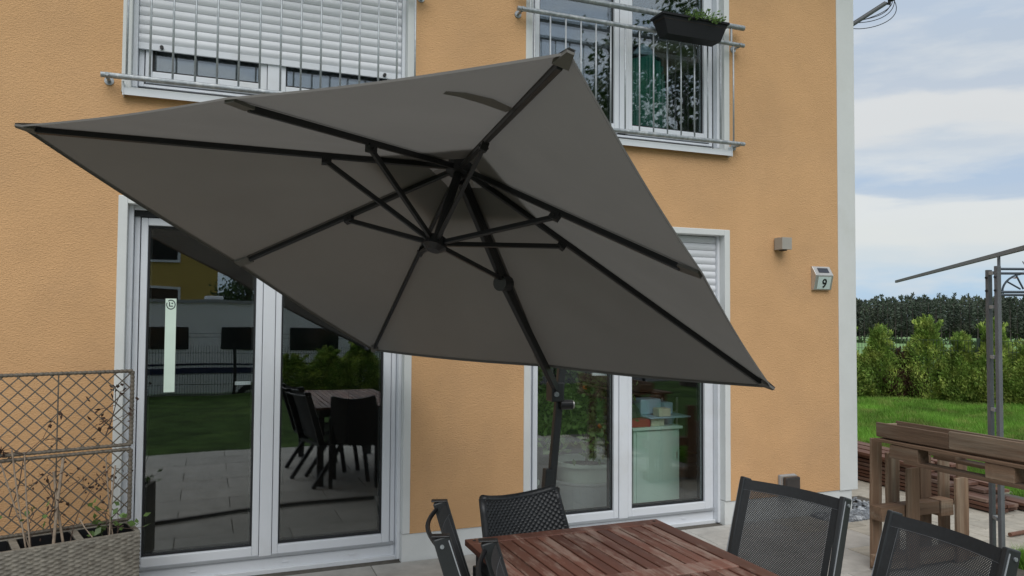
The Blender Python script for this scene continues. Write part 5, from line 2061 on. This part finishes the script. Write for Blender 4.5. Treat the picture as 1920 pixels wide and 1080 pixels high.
MB().tube([(-.3, -12.86, -.28), (-.3, -13.1, -.28)], .33, 24).build('wheel', M_DARK, cv)
MB().tube([(-.3, -12.86 + .01, -.28), (-.3, -12.9, -.28)], .19, 24).build('hubcap', M_STEEL, cv)
MB().box(-1.3, -.9, -14.2, -13.7, 1.931, 2.02).build('roof_hatch', M_PVC, cv, bevel=0.02)
MB().box(.2, 1.4, -14.4, -13.6, 1.931, 2.05).build('roof_hatch', M_PVC, cv, bevel=0.03)
MB().box(-3.4, -3.36, -12.88, -12.85, -.3, -.25).build('step', M_GREYP, cv)

yh = thing('yellow_house', 'yellow rendered house across the street behind the caravan', 'house', (-6, -30, -0.65))
MB().box(-13, -.9, -36, -27, -.7, 5.4).build('wall', M_YELLOW, yh)
q = MB().prism([(-26.4, 5.2), (-31.5, 8.4), (-36.6, 5.2), (-36.6, 5.4), (-31.5, 8.7), (-26.4, 5.4)], 'x', -13.4, -.5).build('roof', M_ROOF, yh)
fix_normals(q)
for xx in (-3.5, -7.0, -10.5):
    for z0 in (1.2, 3.6):
        w_ = MB().ring(xx, xx + 1.25, z0, z0 + 1.45, .09, .09, .09, .09, -26.999, -26.9).build('window', M_PVC, yh)
        MB().box(xx + .09, xx + 1.16, -26.98, -26.96, z0 + .09, z0 + 1.36).build('window_pane', M_CWIN, w_)


def big_tree(x, y, zc, rx, rz_, n_, label, seed, z0=-.5, ls=.16):
    lr = np.random.default_rng(seed)
    random.seed(seed)
    t = thing('broadleaf_tree', label, 'tree', (x, y, z0), group='trees behind the camera')
    tk = MB()
    tk.tube([(x, y, z0), (x + .1, y, (z0 + zc) * .5), (x - .05, y + .1, zc)], .20, 10, r2=.08)
    cl = lr.normal(0, 1, (60, 3))
    cl /= np.linalg.norm(cl, axis=1)[:, None]
    cl *= (lr.uniform(.25, 1, 60) ** .5)[:, None] * np.array([rx, rx, rz_])
    for k_ in range(22):
        e_ = Vector(cl[k_]) * .85 + Vector((x, y, zc))
        s_ = Vector((x, y, zc - rz_ * random.uniform(.2, .9)))
        tk.tube([s_, (s_ + e_) / 2 + Vector((0, 0, .2)), e_], .06, 6, r2=.012)
    tk.build('trunk', M_BARK, t)
    P6 = cl[lr.integers(0, 60, n_)] + lr.normal(0, .17, (n_, 3)) * np.array([rx, rx, rz_]) * .8 + np.array([0, 0, zc - z0])
    leaves('crown', P6, lr.normal(0, 1, (n_, 3)), ls, ls * .6, M_LEAF, t)


big_tree(9.5, -10.2, 6.4, 2.4, 3.3, 9000, 'tall leafy tree behind the camera, mirrored in the upper right window', 51)
big_tree(12.9, -9.2, 6.2, 2.2, 3.2, 6000, 'second leafy tree to the right, mirrored in the upper right window', 52)
big_tree(-.1, -18.0, 1.9, 1.0, 1.3, 5000, 'small dark tree behind the caravan, mirrored in the left door', 53, z0=-.65, ls=.10)
big_tree(4.6, -17.0, 2.4, 1.9, 2.0, 6000, 'broad bush-like tree behind the right end of the caravan', 54, z0=-.65, ls=.12)
